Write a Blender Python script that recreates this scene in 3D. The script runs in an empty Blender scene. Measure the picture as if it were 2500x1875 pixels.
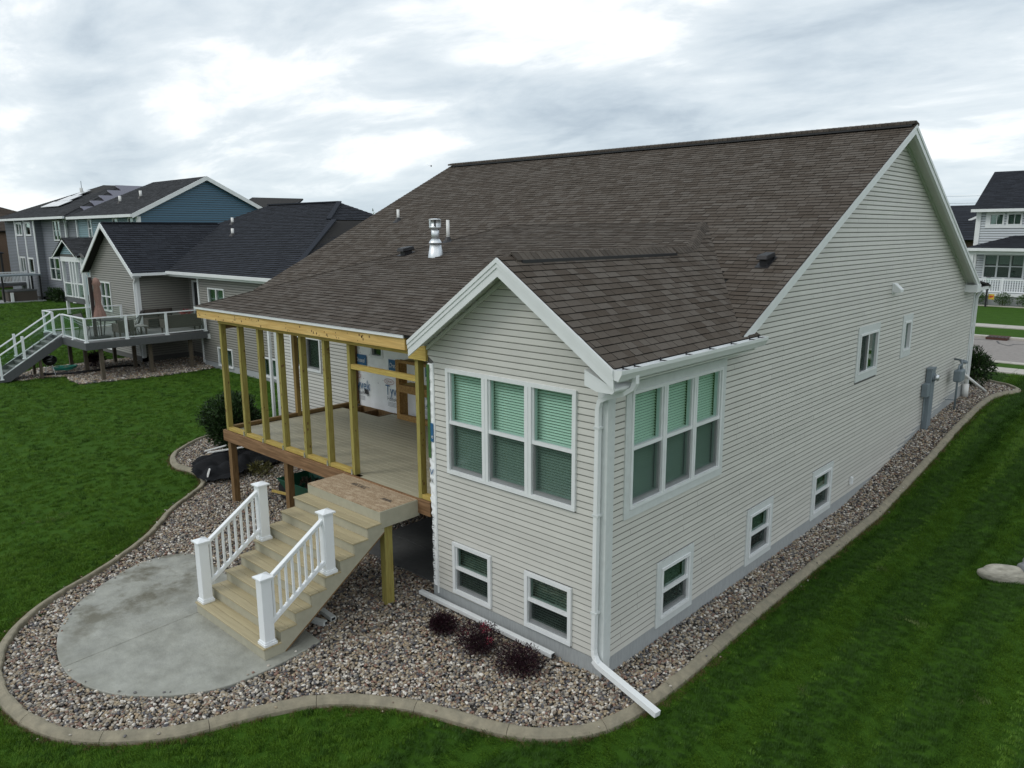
import bpy, math, random
import numpy as np
from mathutils import Vector, Matrix
random.seed(7); rng = np.random.default_rng(7)
S = bpy.context.scene
COL = S.collection
R = math.radians

# ------------------------------------------------------------------ camera
cam = bpy.data.cameras.new('camera'); cam.sensor_width = 36.0; cam.lens = 36.0 * 1853.9 / 2500.0
cam.clip_start = 0.1; cam.clip_end = 6000
camo = bpy.data.objects.new('camera', cam); COL.objects.link(camo); S.camera = camo
CP = (5.5808, -7.8147, 6.0636)
_yaw, _pit, _rol = 0.748771, -0.198549, -0.004956
_cy, _sy, _cp, _sp = math.cos(_yaw), math.sin(_yaw), math.cos(_pit), math.sin(_pit)
_f = Vector((-_sy*_cp, _cy*_cp, _sp)); _r = Vector((_cy, _sy, 0)); _u = _r.cross(_f)
_r2 = _r*math.cos(_rol) + _u*math.sin(_rol); _u2 = _u*math.cos(_rol) - _r*math.sin(_rol)
camo.matrix_world = Matrix(((_r2.x, _u2.x, -_f.x, CP[0]), (_r2.y, _u2.y, -_f.y, CP[1]), (_r2.z, _u2.z, -_f.z, CP[2]), (0, 0, 0, 1)))
def cam_dist(p): return math.dist(p, CP)

# ------------------------------------------------------------------ sky, sun, exposure
SKX, SKY_ = 11.3, 5.1
SUN_EL, SUN_AZ = R(44), R(208)      # azimuth measured clockwise from +Y
W = bpy.data.worlds.new('World'); S.world = W; W.use_nodes = True
nt = W.node_tree; nt.nodes.clear(); N = nt.nodes.new; L = nt.links.new
out = N('ShaderNodeOutputWorld'); bg = N('ShaderNodeBackground'); bg.inputs['Strength'].default_value = 0.1
sky = N('ShaderNodeTexSky'); sky.sky_type = 'NISHITA'; sky.sun_disc = False
sky.sun_elevation = SUN_EL; sky.sun_rotation = SUN_AZ
tc = N('ShaderNodeTexCoord'); sep = N('ShaderNodeSeparateXYZ'); L(tc.outputs['Generated'], sep.inputs[0])
def wm(op, a, b=None):
    n = N('ShaderNodeMath'); n.operation = op
    for i, v in enumerate((a, b)):
        if v is None: continue
        if isinstance(v, (int, float)): n.inputs[i].default_value = v
        else: L(v, n.inputs[i])
    return n.outputs[0]
zc = wm('MAXIMUM', sep.outputs['Z'], 0.0); den = wm('ADD', zc, 0.20)
cx = wm('DIVIDE', sep.outputs['X'], den); cyy = wm('DIVIDE', sep.outputs['Y'], den)
cmb = N('ShaderNodeCombineXYZ'); L(cx, cmb.inputs[0]); L(cyy, cmb.inputs[1])
def wnoise(scale, detail, rough, off, dist=0.0):
    mp = N('ShaderNodeMapping'); mp.inputs['Location'].default_value = off
    mp.inputs['Rotation'].default_value = (0, 0, R(-40)); mp.inputs['Scale'].default_value = (0.8, 1.25, 1)
    L(cmb.outputs[0], mp.inputs[0])
    n = N('ShaderNodeTexNoise'); n.inputs['Scale'].default_value = scale; n.inputs['Detail'].default_value = detail
    n.inputs['Roughness'].default_value = rough; n.inputs['Distortion'].default_value = dist
    L(mp.outputs[0], n.inputs['Vector']); return n.outputs['Fac']
n1 = wnoise(0.60, 10, 0.54, (SKX, SKY_, 0), 0.4); n2 = wnoise(2.3, 9, 0.62, (7.7, 0.4, 2), 0.4)
cl = wm('ADD', wm('MULTIPLY', n1, 0.72), wm('MULTIPLY', n2, 0.28))
rp = N('ShaderNodeValToRGB'); L(cl, rp.inputs[0]); e = rp.color_ramp.elements
e[0].position = 0.37; e[0].color = (6.4, 7.6, 8.8, 1); e[1].position = 0.58; e[1].color = (15.8, 16.1, 16.2, 1)
m1 = e.new(0.45); m1.color = (8.9, 10.1, 11.1, 1); m2 = e.new(0.52); m2.color = (11.2, 12.2, 12.9, 1)
hz = wm('POWER', wm('SUBTRACT', 1.0, zc), 14.0)             # pale band low over the horizon
mh = N('ShaderNodeMixRGB'); L(wm('MULTIPLY', hz, 0.42), mh.inputs[0]); L(rp.outputs[0], mh.inputs[1]); mh.inputs[2].default_value = (10.6, 12.4, 13.2, 1)
mix = N('ShaderNodeMixRGB'); mix.inputs[0].default_value = 0.93; L(sky.outputs[0], mix.inputs[1]); L(mh.outputs[0], mix.inputs[2])
L(mix.outputs[0], bg.inputs['Color']); L(bg.outputs[0], out.inputs[0])
sl = bpy.data.lights.new('sun', 'SUN'); sl.energy = 1.05; sl.angle = R(18); sl.color = (1.0, 0.97, 0.92)
so = bpy.data.objects.new('sun', sl); COL.objects.link(so)
sd = Vector((math.sin(SUN_AZ)*math.cos(SUN_EL), math.cos(SUN_AZ)*math.cos(SUN_EL), math.sin(SUN_EL)))
so.rotation_euler = sd.to_track_quat('Z', 'Y').to_euler(); so.location = (0, -10, 30)
S.view_settings.view_transform = 'Standard'; S.view_settings.look = 'None'
S.view_settings.exposure = -0.40; S.view_settings.gamma = 1.0; S.view_settings.use_curve_mapping = False
S.render.engine = 'CYCLES'
try:
    S.cycles.max_bounces = 8; S.cycles.transparent_max_bounces = 16; S.cycles.caustics_reflective = False; S.cycles.caustics_refractive = False
    S.cycles.use_denoising = True
except Exception: pass

# ------------------------------------------------------------------ helpers
WL = {}                                          # world location of each parent
class MB:
    def __init__(s): s.v = []; s.f = []; s.r = []; s.m = []
    def face(s, pts, rnd=0.5, mi=0):
        b = len(s.v); s.v.extend([tuple(p) for p in pts]); s.f.append(tuple(range(b, b+len(pts)))); s.r.append(rnd); s.m.append(mi)
    def poly8(s, P, rnd=0.5, mi=0):              # P: bottom 0-3 ccw, top 4-7
        c = np.mean(np.array(P), axis=0); b = len(s.v); s.v.extend([tuple(map(float, p)) for p in P])
        for q in ((0, 3, 2, 1), (4, 5, 6, 7), (0, 1, 5, 4), (1, 2, 6, 5), (2, 3, 7, 6), (3, 0, 4, 7)):
            a = [np.array(P[i]) for i in q]; n = np.cross(a[1]-a[0], a[2]-a[0])
            if np.dot(n, a[0]-c) < 0: q = q[::-1]
            s.f.append(tuple(b+i for i in q)); s.r.append(rnd); s.m.append(mi)
        return s
    def box(s, x0, x1, y0, y1, z0, z1, rnd=0.5, mi=0):
        s.poly8([(x0, y0, z0), (x1, y0, z0), (x1, y1, z0), (x0, y1, z0), (x0, y0, z1), (x1, y0, z1), (x1, y1, z1), (x0, y1, z1)], rnd, mi); return s
    def tbox(s, T, u0, u1, v0, v1, d0, d1, rnd=0.5, mi=0):
        s.poly8([T(u0, v0, d0), T(u1, v0, d0), T(u1, v0, d1), T(u0, v0, d1), T(u0, v1, d0), T(u1, v1, d0), T(u1, v1, d1), T(u0, v1, d1)], rnd, mi); return s
    def beam(s, a, b, w, h, up=(0, 0, 1), rnd=0.5):
        a, b = Vector(a), Vector(b); d = (b-a).normalized(); up = Vector(up)
        sd_ = d.cross(up)
        if sd_.length < 1e-4: sd_ = d.cross(Vector((1, 0, 0)))
        sd_.normalize(); u_ = sd_.cross(d)
        o = [(-w/2, -h/2), (w/2, -h/2), (w/2, h/2), (-w/2, h/2)]
        s.poly8([a+sd_*i+u_*j for i, j in o] + [b+sd_*i+u_*j for i, j in o], rnd); return s
    def prism(s, pts, ext, rnd=0.5):             # planar polygon pts extruded along ext
        ext = Vector(ext); b = len(s.v); n = len(pts); P = [Vector(p) for p in pts]
        nn = Vector((0, 0, 0))
        for i in range(n): nn += P[i].cross(P[(i+1) % n])
        if nn.dot(ext) > 0: P = P[::-1]
        s.v.extend([tuple(p) for p in P] + [tuple(p+ext) for p in P])
        s.f.append(tuple(b+i for i in range(n))); s.f.append(tuple(b+n+i for i in reversed(range(n))))
        for i in range(n): j = (i+1) % n; s.f.append((b+j, b+i, b+n+i, b+n+j))
        s.r.extend([rnd]*(n+2)); s.m.extend([0]*(n+2)); return s
    def tube(s, pts, rad, n=8, caps=True, rnd=0.5):
        P = [Vector(p) for p in pts]; rr = rad if isinstance(rad, (list, tuple)) else [rad]*len(P)
        b = len(s.v); prev = None
        for i, p in enumerate(P):
            d = (P[min(i+1, len(P)-1)] - P[max(i-1, 0)]).normalized()
            a = prev if prev is not None else (Vector((0, 0, 1)) if abs(d.z) < 0.9 else Vector((1, 0, 0)))
            x = (a - d*a.dot(d)).normalized(); prev = x; y = d.cross(x)
            for k in range(n):
                t = 2*math.pi*k/n; s.v.append(tuple(p + (x*math.cos(t)+y*math.sin(t))*rr[i]))
        for i in range(len(P)-1):
            for k in range(n):
                k2 = (k+1) % n; s.f.append((b+i*n+k, b+i*n+k2, b+(i+1)*n+k2, b+(i+1)*n+k)); s.r.append(rnd); s.m.append(0)
        if caps:
            s.f.append(tuple(b+k for k in reversed(range(n)))); s.f.append(tuple(b+(len(P)-1)*n+k for k in range(n))); s.r += [rnd]*2; s.m += [0]*2
        return s
    def rtube(s, pts, w, h, side):               # rectangular section pipe along pts; side = fixed side vector
        P = [Vector(p) for p in pts]; b = len(s.v); sv = Vector(side).normalized()
        for i, p in enumerate(P):
            d = (P[min(i+1, len(P)-1)] - P[max(i-1, 0)]).normalized(); u_ = sv.cross(d).normalized(); x = d.cross(u_).normalized()
            for a, c in ((-w/2, -h/2), (w/2, -h/2), (w/2, h/2), (-w/2, h/2)): s.v.append(tuple(p + x*a + u_*c))
        for i in range(len(P)-1):
            for k in range(4):
                k2 = (k+1) % 4; s.f.append((b+i*4+k, b+i*4+k2, b+(i+1)*4+k2, b+(i+1)*4+k)); s.r.append(.5); s.m.append(0)
        s.f.append((b+3, b+2, b+1, b)); q = b+(len(P)-1)*4; s.f.append((q, q+1, q+2, q+3)); s.r += [.5]*2; s.m += [0]*2
        return s
    def lathe(s, c, prof, n=16, rnd=0.5):        # prof: (radius, z)
        b = len(s.v)
        for r_, z in prof:
            for k in range(n): t = 2*math.pi*k/n; s.v.append((c[0]+r_*math.cos(t), c[1]+r_*math.sin(t), c[2]+z))
        for i in range(len(prof)-1):
            for k in range(n):
                k2 = (k+1) % n; s.f.append((b+i*n+k, b+i*n+k2, b+(i+1)*n+k2, b+(i+1)*n+k)); s.r.append(rnd); s.m.append(0)
        s.f.append(tuple(b+k for k in reversed(range(n)))); s.f.append(tuple(b+(len(prof)-1)*n+k for k in range(n))); s.r += [rnd]*2; s.m += [0]*2
        return s
    def add(s, o):
        b = len(s.v); s.v.extend(o.v); s.f.extend([tuple(i+b for i in f) for f in o.f]); s.r.extend(o.r); s.m.extend(o.m)

def tag(o, label=None, cat=None, group=None, kind=None):
    if label: o['label'] = label
    if cat: o['category'] = cat
    if group: o['group'] = group
    if kind: o['kind'] = kind
    return o
def obj(name, mb, mat, parent=None, smooth=False, kind=None, label=None, bevel=0):
    me = bpy.data.meshes.new(name); me.from_pydata(mb.v, [], mb.f)
    for m in (mat if isinstance(mat, (list, tuple)) else [mat]): me.materials.append(m)
    if mb.r:
        a = me.attributes.new('rnd', 'FLOAT', 'FACE'); a.data.foreach_set('value', np.array(mb.r, dtype=np.float32))
        if any(mb.m): me.polygons.foreach_set('material_index', np.array(mb.m, dtype=np.int32))
    if smooth: me.polygons.foreach_set('use_smooth', [True]*len(me.polygons))
    me.update()
    o = bpy.data.objects.new(name, me); COL.objects.link(o)
    place(o, parent)
    if bevel:
        b = o.modifiers.new('bevel', 'BEVEL'); b.width = bevel; b.segments = 2; b.limit_method = 'ANGLE'
    if kind: o['kind'] = kind
    if label: o['label'] = label
    return o
def place(o, parent):
    WL[o] = (0, 0, 0)
    if parent is not None:
        o.parent = parent; w = WL[parent]; o.location = (-w[0], -w[1], -w[2])
        # accumulated: parent's own children are authored in world space
    WL[o] = (0, 0, 0)
def thing(name, label, cat, loc=(0, 0, 0), group=None):
    o = bpy.data.objects.new(name, None); COL.objects.link(o); o.location = loc; o.empty_display_size = .2
    WL[o] = tuple(loc); return tag(o, label, cat, group)
def part_empty(name, parent):
    o = bpy.data.objects.new(name, None); COL.objects.link(o); place(o, parent); return o
def dup(root, loc, rotz=0.0, label=None):
    def cp(o, par):
        c = o.copy(); COL.objects.link(c)
        if par is not None: c.parent = par
        for ch in o.children: cp(ch, c)
        return c
    c = cp(root, None); c.location = loc; c.rotation_euler = (0, 0, rotz)
    if label: c['label'] = label
    return c

# ------------------------------------------------------------------ materials
def mat(name, col, rough=0.6, var=0.0, vscale=6.0, bump=0.0, bscale=40.0, metal=0.0, col2=None, rnd=0.0, stretch=None, spec=0.5, rnd_col=None, dirt=None, dmask=None, trans=None, instance=False, ramp=None):
    m = bpy.data.materials.new(name); m.use_nodes = True; t = m.node_tree; b = t.nodes['Principled BSDF']
    b.inputs['Roughness'].default_value = rough; b.inputs['Metallic'].default_value = metal; b.inputs['Specular IOR Level'].default_value = spec
    nn = t.nodes.new; lk = t.links.new
    tc_ = nn('ShaderNodeTexCoord'); mp = nn('ShaderNodeMapping'); lk(tc_.outputs['Object'], mp.inputs[0])
    if stretch: mp.inputs['Scale'].default_value = stretch
    cur = None
    rgb = nn('ShaderNodeRGB'); rgb.outputs[0].default_value = (*col, 1); cur = rgb.outputs[0]
    def mixc(fac, a, bcol):
        x = nn('ShaderNodeMixRGB')
        if isinstance(fac, float): x.inputs[0].default_value = fac
        else: lk(fac, x.inputs[0])
        lk(a, x.inputs[1])
        if isinstance(bcol, tuple): x.inputs[2].default_value = (*bcol, 1)
        else: lk(bcol, x.inputs[2])
        return x.outputs[0]
    def noise(sc, det=6, ro=0.6):
        n = nn('ShaderNodeTexNoise'); n.inputs['Scale'].default_value = sc; n.inputs['Detail'].default_value = det; n.inputs['Roughness'].default_value = ro
        lk(mp.outputs[0], n.inputs['Vector']); return n.outputs['Fac']
    def remap(v, a, bb, c=0.0, d=1.0):
        r_ = nn('ShaderNodeMapRange'); lk(v, r_.inputs[0])
        for i, q in enumerate((a, bb, c, d)): r_.inputs[i+1].default_value = q
        return r_.outputs[0]
    if rnd or rnd_col or ramp:
        if instance: oi = nn('ShaderNodeObjectInfo'); rv = oi.outputs['Random']
        else: at = nn('ShaderNodeAttribute'); at.attribute_name = 'rnd'; rv = at.outputs['Fac']
        if ramp:
            cr = nn('ShaderNodeValToRGB'); lk(rv, cr.inputs[0]); cr.color_ramp.interpolation = 'CONSTANT'; els = cr.color_ramp.elements
            els[0].position = 0; els[0].color = (*ramp[0], 1); els[1].position = 1/len(ramp); els[1].color = (*ramp[1], 1)
            for i, c in enumerate(ramp[2:]): q = els.new((i+2)/len(ramp)); q.color = (*c, 1)
            cur = cr.outputs[0]
        if rnd_col: cur = mixc(rv, cur, rnd_col)
        if rnd:
            hs = nn('ShaderNodeHueSaturation'); lk(cur, hs.inputs['Color']); lk(remap(rv, 0, 1, 1-rnd, 1+rnd), hs.inputs['Value']); cur = hs.outputs[0]
    if col2: cur = mixc(remap(noise(vscale), 0.38, 0.62), cur, col2)
    if var:
        hs = nn('ShaderNodeHueSaturation'); lk(cur, hs.inputs['Color']); lk(remap(noise(vscale*1.7), 0.3, 0.7, 1-var, 1+var), hs.inputs['Value']); cur = hs.outputs[0]
    if dirt:
        df_ = remap(noise(dirt[1], 5, 0.65), dirt[2], dirt[3])
        if dmask:
            sx = nn('ShaderNodeSeparateXYZ'); lk(tc_.outputs['Object'], sx.inputs[0]); mu_ = nn('ShaderNodeMath'); mu_.operation = 'MULTIPLY'
            lk(df_, mu_.inputs[0]); lk(remap(sx.outputs[dmask[0]], dmask[1], dmask[2]), mu_.inputs[1]); df_ = mu_.outputs[0]
        cur = mixc(df_, cur, dirt[0])
    lk(cur, b.inputs['Base Color'])
    if bump:
        bn = nn('ShaderNodeBump'); bn.inputs['Strength'].default_value = bump; bn.inputs['Distance'].default_value = 0.02; lk(noise(bscale, 8, 0.65), bn.inputs['Height']); lk(bn.outputs[0], b.inputs['Normal'])
    return m
def wood(name, a, bcol, axis, rough=0.75, sc=5.0, rnd=0.12):
    st = {0: (0.6, 9, 9), 1: (9, 0.6, 9), 2: (9, 9, 0.6)}[axis]
    return mat(name, a, rough, var=0.16, vscale=sc, col2=bcol, stretch=st, bump=0.15, bscale=18, rnd=rnd)
M = {}
M['siding'] = mat('vinyl_siding', (0.57, 0.565, 0.525), 0.42, var=0.04, vscale=1.2, rnd=0.05, bump=0.08, bscale=120)
M['wallbody'] = mat('sheathing_lap_shade', (0.10, 0.10, 0.095), 0.9)  # wall body kept dark so the siding gaps paint in lap shadows
M['white'] = mat('white_trim', (0.74, 0.765, 0.77), 0.4, var=0.04, vscale=2)
M['trimgrey'] = mat('trim_board', (0.60, 0.635, 0.63), 0.55, var=0.05, vscale=6, bump=0.06, bscale=80)
M['soffit'] = mat('soffit', (0.62, 0.64, 0.60), 0.5, var=0.04)
M['found'] = mat('foundation_concrete', (0.33, 0.35, 0.355), 0.9, var=0.12, vscale=5, stretch=(6, 6, 0.7), bump=0.2, bscale=20)
M['shingle'] = mat('roof_shingle', (0.090, 0.073, 0.058), 0.9, rnd=0.20, rnd_col=(0.098, 0.086, 0.074), var=0.3, vscale=70, bump=0.5, bscale=160, spec=0.15)
M['shband'] = mat('shingle_shadow_band', (0.018, 0.0165, 0.015), 0.95, var=.2, vscale=60, spec=.1)  # asphalt edge and granule band, darkened to draw the lap shadows too
M['ridge'] = mat('ridge_shingle', (0.085, 0.073, 0.062), 0.9, rnd=0.22, var=0.28, vscale=70, bump=0.4, bscale=160, spec=0.15)
M['roofbase'] = mat('roof_underlay', (0.014, 0.013, 0.012), 0.95)
M['black'] = mat('black_plastic', (0.012, 0.012, 0.014), 0.5)
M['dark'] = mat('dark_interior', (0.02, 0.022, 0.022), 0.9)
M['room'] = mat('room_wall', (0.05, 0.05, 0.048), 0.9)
M['blind'] = mat('window_blind', (0.80, 0.82, 0.78), 0.5)
M['rail'] = mat('white_vinyl_rail', (0.80, 0.83, 0.85), 0.35)
M['steel'] = mat('galvanised_steel', (0.70, 0.73, 0.75), 0.42, metal=0.8, var=0.08, vscale=10)
M['pvc'] = mat('white_pvc', (0.74, 0.74, 0.72), 0.4)
M['grey_metal'] = mat('grey_painted_metal', (0.17, 0.21, 0.235), 0.5, var=0.06)
M['treated_z'] = wood('treated_stud_green', (0.34, 0.305, 0.085), (0.27, 0.215, 0.055), 2)
M['stud_amber'] = wood('amber_stud_wood', (0.36, 0.25, 0.08), (0.26, 0.165, 0.05), 2)
M['treated_x'] = wood('treated_plate_yellow', (0.50, 0.385, 0.10), (0.40, 0.275, 0.07), 0)
M['treated_y'] = wood('treated_plank_brown', (0.24, 0.155, 0.055), (0.17, 0.10, 0.035), 1)
M['fresh_x'] = wood('fresh_header_lumber', (0.66, 0.46, 0.17), (0.56, 0.36, 0.115), 0, sc=2.2)
M['rim_x'] = wood('rim_joist_wood', (0.27, 0.155, 0.075), (0.155, 0.08, 0.033), 0, sc=2.6)
M['post_z'] = wood('brown_post_wood', (0.21, 0.125, 0.05), (0.13, 0.072, 0.026), 2)
M['osb'] = mat('osb_sheet', (0.46, 0.36, 0.24), 0.8, col2=(0.22, 0.135, 0.075), vscale=55, var=0.4, stretch=(.5, 1.6, 1), bump=0.15, bscale=60, dirt=((0.50, 0.40, 0.28), 9.0, 0.46, 0.66))
M['osb2'] = mat('osb_framing', (0.44, 0.27, 0.09), 0.8, col2=(0.28, 0.15, 0.045), vscale=30, var=0.3)
M['deck'] = mat('composite_deck_board', (0.42, 0.395, 0.29), 0.55, var=0.12, vscale=4, stretch=(0.5, 14, 14), rnd=0.07)
M['tread'] = mat('composite_stair_tread', (0.39, 0.335, 0.205), 0.5, var=0.12, vscale=3, stretch=(0.5, 10, 10), rnd=0.06, dirt=((0.33, 0.275, 0.165), 1.6, 0.5, 0.7))
M['riser'] = mat('composite_riser', (0.385, 0.37, 0.285), 0.55, var=0.08, vscale=4)
M['patio'] = mat('stamped_patio_concrete', (0.265, 0.268, 0.232), 0.6, col2=(0.33, 0.335, 0.298), vscale=1.7, var=0.2, bump=1.0, bscale=7, dirt=((0.105, 0.095, 0.058), 1.5, 0.46, 0.62), dmask=(0, -5.6, -7.4))
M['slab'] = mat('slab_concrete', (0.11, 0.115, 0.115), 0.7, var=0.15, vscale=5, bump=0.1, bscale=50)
M['edging'] = mat('stamped_edging_concrete', (0.27, 0.24, 0.172), 0.85, col2=(0.215, 0.195, 0.142), vscale=5, var=0.16, bump=0.8, bscale=13)
M['gravelbase'] = mat('gravel_bed_soil', (0.04, 0.035, 0.03), 1.0, var=0.3, vscale=20)
M['pebble'] = mat('river_pebble', (0.4, 0.37, 0.32), 0.65, instance=True, var=0.15, vscale=12, rnd=0.28,
    ramp=[(0.30, 0.25, 0.185), (0.36, 0.32, 0.26), (0.13, 0.115, 0.105), (0.42, 0.34, 0.23), (0.22, 0.155, 0.12), (0.50, 0.46, 0.40), (0.075, 0.075, 0.085), (0.30, 0.25, 0.18), (0.20, 0.115, 0.085), (0.38, 0.345, 0.29), (0.15, 0.145, 0.135), (0.56, 0.53, 0.48), (0.105, 0.10, 0.10), (0.26, 0.20, 0.13)])
M['grass'] = mat('grass_blade', (0.066, 0.148, 0.011), 0.55, instance=True, rnd=0.13, rnd_col=(0.088, 0.178, 0.014), spec=0.25)
M['grass_shaded'] = mat('grass_blade_shaded_strip', (0.026, 0.070, 0.007), 0.55, instance=True, rnd=0.13, rnd_col=(0.038, 0.092, 0.009), spec=0.2)  # shaded copy of the grass colour, paints in the look of leaning blades
M['tyvek'] = mat('house_wrap', (0.90, 0.92, 0.93), 0.45, var=0.05, vscale=3, bump=0.35, bscale=5)
M['ink_blue'] = mat('blue_print', (0.022, 0.115, 0.25), 0.5)
M['ink_grey'] = mat('grey_print', (0.10, 0.12, 0.14), 0.5)
M['ink_red'] = mat('red_print', (0.34, 0.13, 0.12), 0.5)
M['ink_white'] = mat('white_print', (0.75, 0.76, 0.77), 0.5)
M['ink_black'] = mat('black_print', (0.03, 0.03, 0.032), 0.6)
M['tarp'] = mat('black_landscape_fabric', (0.010, 0.0105, 0.012), 0.75, var=0.2, spec=.12, vscale=8, bump=0.3, bscale=25)
M['green_tray'] = mat('green_barrow_paint', (0.006, 0.075, 0.042), 0.4)
M['rock'] = mat('boulder_stone', (0.30, 0.285, 0.24), 0.9, col2=(0.40, 0.385, 0.33), vscale=4, var=0.3, stretch=(1, 1, 3), bump=0.8, bscale=8)
M['rock2'] = mat('grey_boulder_stone', (0.19, 0.20, 0.21), 0.9, var=0.25, vscale=6, bump=0.6, bscale=10)
def leafmat(name, a, b, rough=0.55):
    return mat(name, a, rough, rnd=0.45, rnd_col=b, spec=0.25)
M['leaf_purple'] = leafmat('purple_leaf', (0.013, 0.005, 0.008), (0.028, 0.008, 0.014))
M['leaf_pink'] = leafmat('pink_flower', (0.22, 0.018, 0.045), (0.32, 0.04, 0.075))
M['leaf_green'] = leafmat('dark_green_leaf', (0.012, 0.030, 0.008), (0.026, 0.058, 0.013))
M['leaf_mid'] = leafmat('mid_green_leaf', (0.03, 0.07, 0.015), (0.055, 0.11, 0.022))
M['leaf_olive'] = leafmat('olive_leaf', (0.07, 0.075, 0.02), (0.11, 0.10, 0.035))
M['stem'] = mat('stem_bark', (0.05, 0.035, 0.022), 0.9)
def glass(name, tint, refl=0.10, rough=0.02):
    m = bpy.data.materials.new(name); m.use_nodes = True; t = m.node_tree; t.nodes.clear(); nn = t.nodes.new; lk = t.links.new
    o_ = nn('ShaderNodeOutputMaterial'); mx = nn('ShaderNodeMixShader'); tr = nn('ShaderNodeBsdfTransparent'); gl = nn('ShaderNodeBsdfGlossy')
    tr.inputs[0].default_value = (*tint, 1); gl.inputs['Roughness'].default_value = rough; gl.inputs[0].default_value = (0.85, 1.0, 0.93, 1)
    fr = nn('ShaderNodeFresnel'); ge = nn('ShaderNodeNewGeometry'); mr = nn('ShaderNodeMapRange'); mr.inputs[3].default_value = 1.5; mr.inputs[4].default_value = 1/1.5; lk(ge.outputs['Backfacing'], mr.inputs[0]); lk(mr.outputs[0], fr.inputs['IOR']); mu = nn('ShaderNodeMath'); mu.operation = 'ADD'; mu.inputs[1].default_value = refl-0.04
    lk(fr.outputs[0], mu.inputs[0]); lk(mu.outputs[0], mx.inputs[0]); lk(tr.outputs[0], mx.inputs[1]); lk(gl.outputs[0], mx.inputs[2]); lk(mx.outputs[0], o_.inputs[0]); return m
M['glass'] = glass('green_tinted_glass', (0.855, 0.965, 0.925), .07)
M['glass_dark'] = glass('dark_window_glass', (0.57, 0.655, 0.62), 0.10)
M['glass_clear'] = glass('clear_glass_panel', (0.94, 0.975, 0.96), 0.05)
def screen_mat():
    m = bpy.data.materials.new('insect_screen_mesh'); m.use_nodes = True; t = m.node_tree; t.nodes.clear(); nn = t.nodes.new; lk = t.links.new
    o_ = nn('ShaderNodeOutputMaterial'); mx = nn('ShaderNodeMixShader'); tr = nn('ShaderNodeBsdfTransparent'); df = nn('ShaderNodeBsdfDiffuse')
    df.inputs[0].default_value = (0.03, 0.035, 0.035, 1); tr.inputs[0].default_value = (1, 1, 1, 1); mx.inputs[0].default_value = 0.26
    lk(tr.outputs[0], mx.inputs[1]); lk(df.outputs[0], mx.inputs[2]); lk(mx.outputs[0], o_.inputs[0]); return m
M['screen'] = screen_mat()

# ------------------------------------------------------------------ terrain height
HY = [-1e5, 9, 10.5, 13, 15, 17.6, 19.3, 23, 1e5]; HZ = [0, 0, .16, .45, .72, .87, .93, 1.0, 1.0]
def G(x, y):
    k = min(1.0, max(0.0, (x+24)/12)); return float(np.interp(y, HY, HZ))*k*k*(3-2*k)

# ------------------------------------------------------------------ generic wall / window / roof builders
def Tg(y0): return lambda u, v, d: (u, y0-d, v)            # wall facing -Y, u = x
def Tr(x0): return lambda u, v, d: (x0+d, u, v)            # wall facing +X, u = y
def wall_rects(u0, u1, v0, v1, ops):
    us = sorted({u0, u1, *[min(max(a, u0), u1) for o in ops for a in o[:2]]}); vs = sorted({v0, v1, *[min(max(a, v0), v1) for o in ops for a in o[2:4]]})
    res = []
    for i in range(len(vs)-1):
        run = None
        for j in range(len(us)-1):
            cu, cv = (us[j]+us[j+1])/2, (vs[i]+vs[i+1])/2
            hole = any(o[0] < cu < o[1] and o[2] < cv < o[3] for o in ops)
            if not hole:
                if run is None: run = us[j]
                end = us[j+1]
            if (hole or j == len(us)-2) and run is not None: res.append((run, end, vs[i], vs[i+1])); run = None
    return res
def boards(T, z0, z1, e, span, ops, joint=None, lip=0.0135, gap=.0115):
    """siding courses: returns a list of (centre, MB)"""
    res = []; k = 0; z = z0
    while z < z1-0.01:
        za, zb = z, min(z+e, z1); sa, sb = span(za), span(zb); k += 1; z += e
        if sa is None: continue
        if sb is None: sb = ((sa[0]+sa[1])/2-.01, (sa[0]+sa[1])/2+.01)
        cuts = sorted([(o[0], o[1]) for o in ops if o[2] < (za+zb)/2 < o[3]])
        ivs = []; cur = ('w',)
        L0 = (sa[0], sb[0])
        for c in cuts:
            if c[0] > min(L0)+.01: ivs.append((L0, (c[0], c[0])))
            L0 = (c[1], c[1])
        if max(sa[1], sb[1]) > max(L0)+.01: ivs.append((L0, (sa[1], sb[1])))
        for (l, r_) in ivs:
            segs = [(l, r_)]
            if joint:
                off = joint * ((k*0.37 + 0.13*(k % 3)) % 1.0); x = math.floor((min(l)-off)/joint)*joint+off+joint; cl_ = l; segs = []
                while x < max(r_)-.25:
                    if x > max(l)+.25: segs.append((cl_, (x-.002, x-.002))); cl_ = (x+.002, x+.002)
                    x += joint
                segs.append((cl_, r_))
            for (a, b) in segs:
                if b[0]-a[0] < .01 and b[1]-a[1] < .01: continue
                mb = MB(); rn = random.random()
                zt_ = zb-gap*(zb-za)/e; ch = .011  # gap bares the dark wall body as a drawn shadow line
                P = [T(a[0], za, 0), T(b[0], za, 0), T(b[0], za, lip-.007), T(a[0], za, lip-.007), T(a[0], za+ch, lip), T(b[0], za+ch, lip), T(a[1], zt_, .003), T(b[1], zt_, .003)]
                mb.v = P
                mb.f = [(4, 5, 7, 6), (3, 2, 5, 4), (0, 1, 2, 3), (0, 3, 4, 6), (1, 7, 5, 2)]; mb.r = [rn]*5; mb.m = [0]*5
                c = np.mean(np.array(P), axis=0); res.append((c, mb, (b[0]-a[0])))
    return res
def emit(parent, name, items, m, limit, key):
    items = sorted(items, key=key); rest = MB()
    for i, it in enumerate(items):
        if i < limit: obj(name, it[1], m, parent)
        else: rest.add(it[1])
    if rest.v: obj(name, rest, m, parent, kind='stuff')
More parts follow.
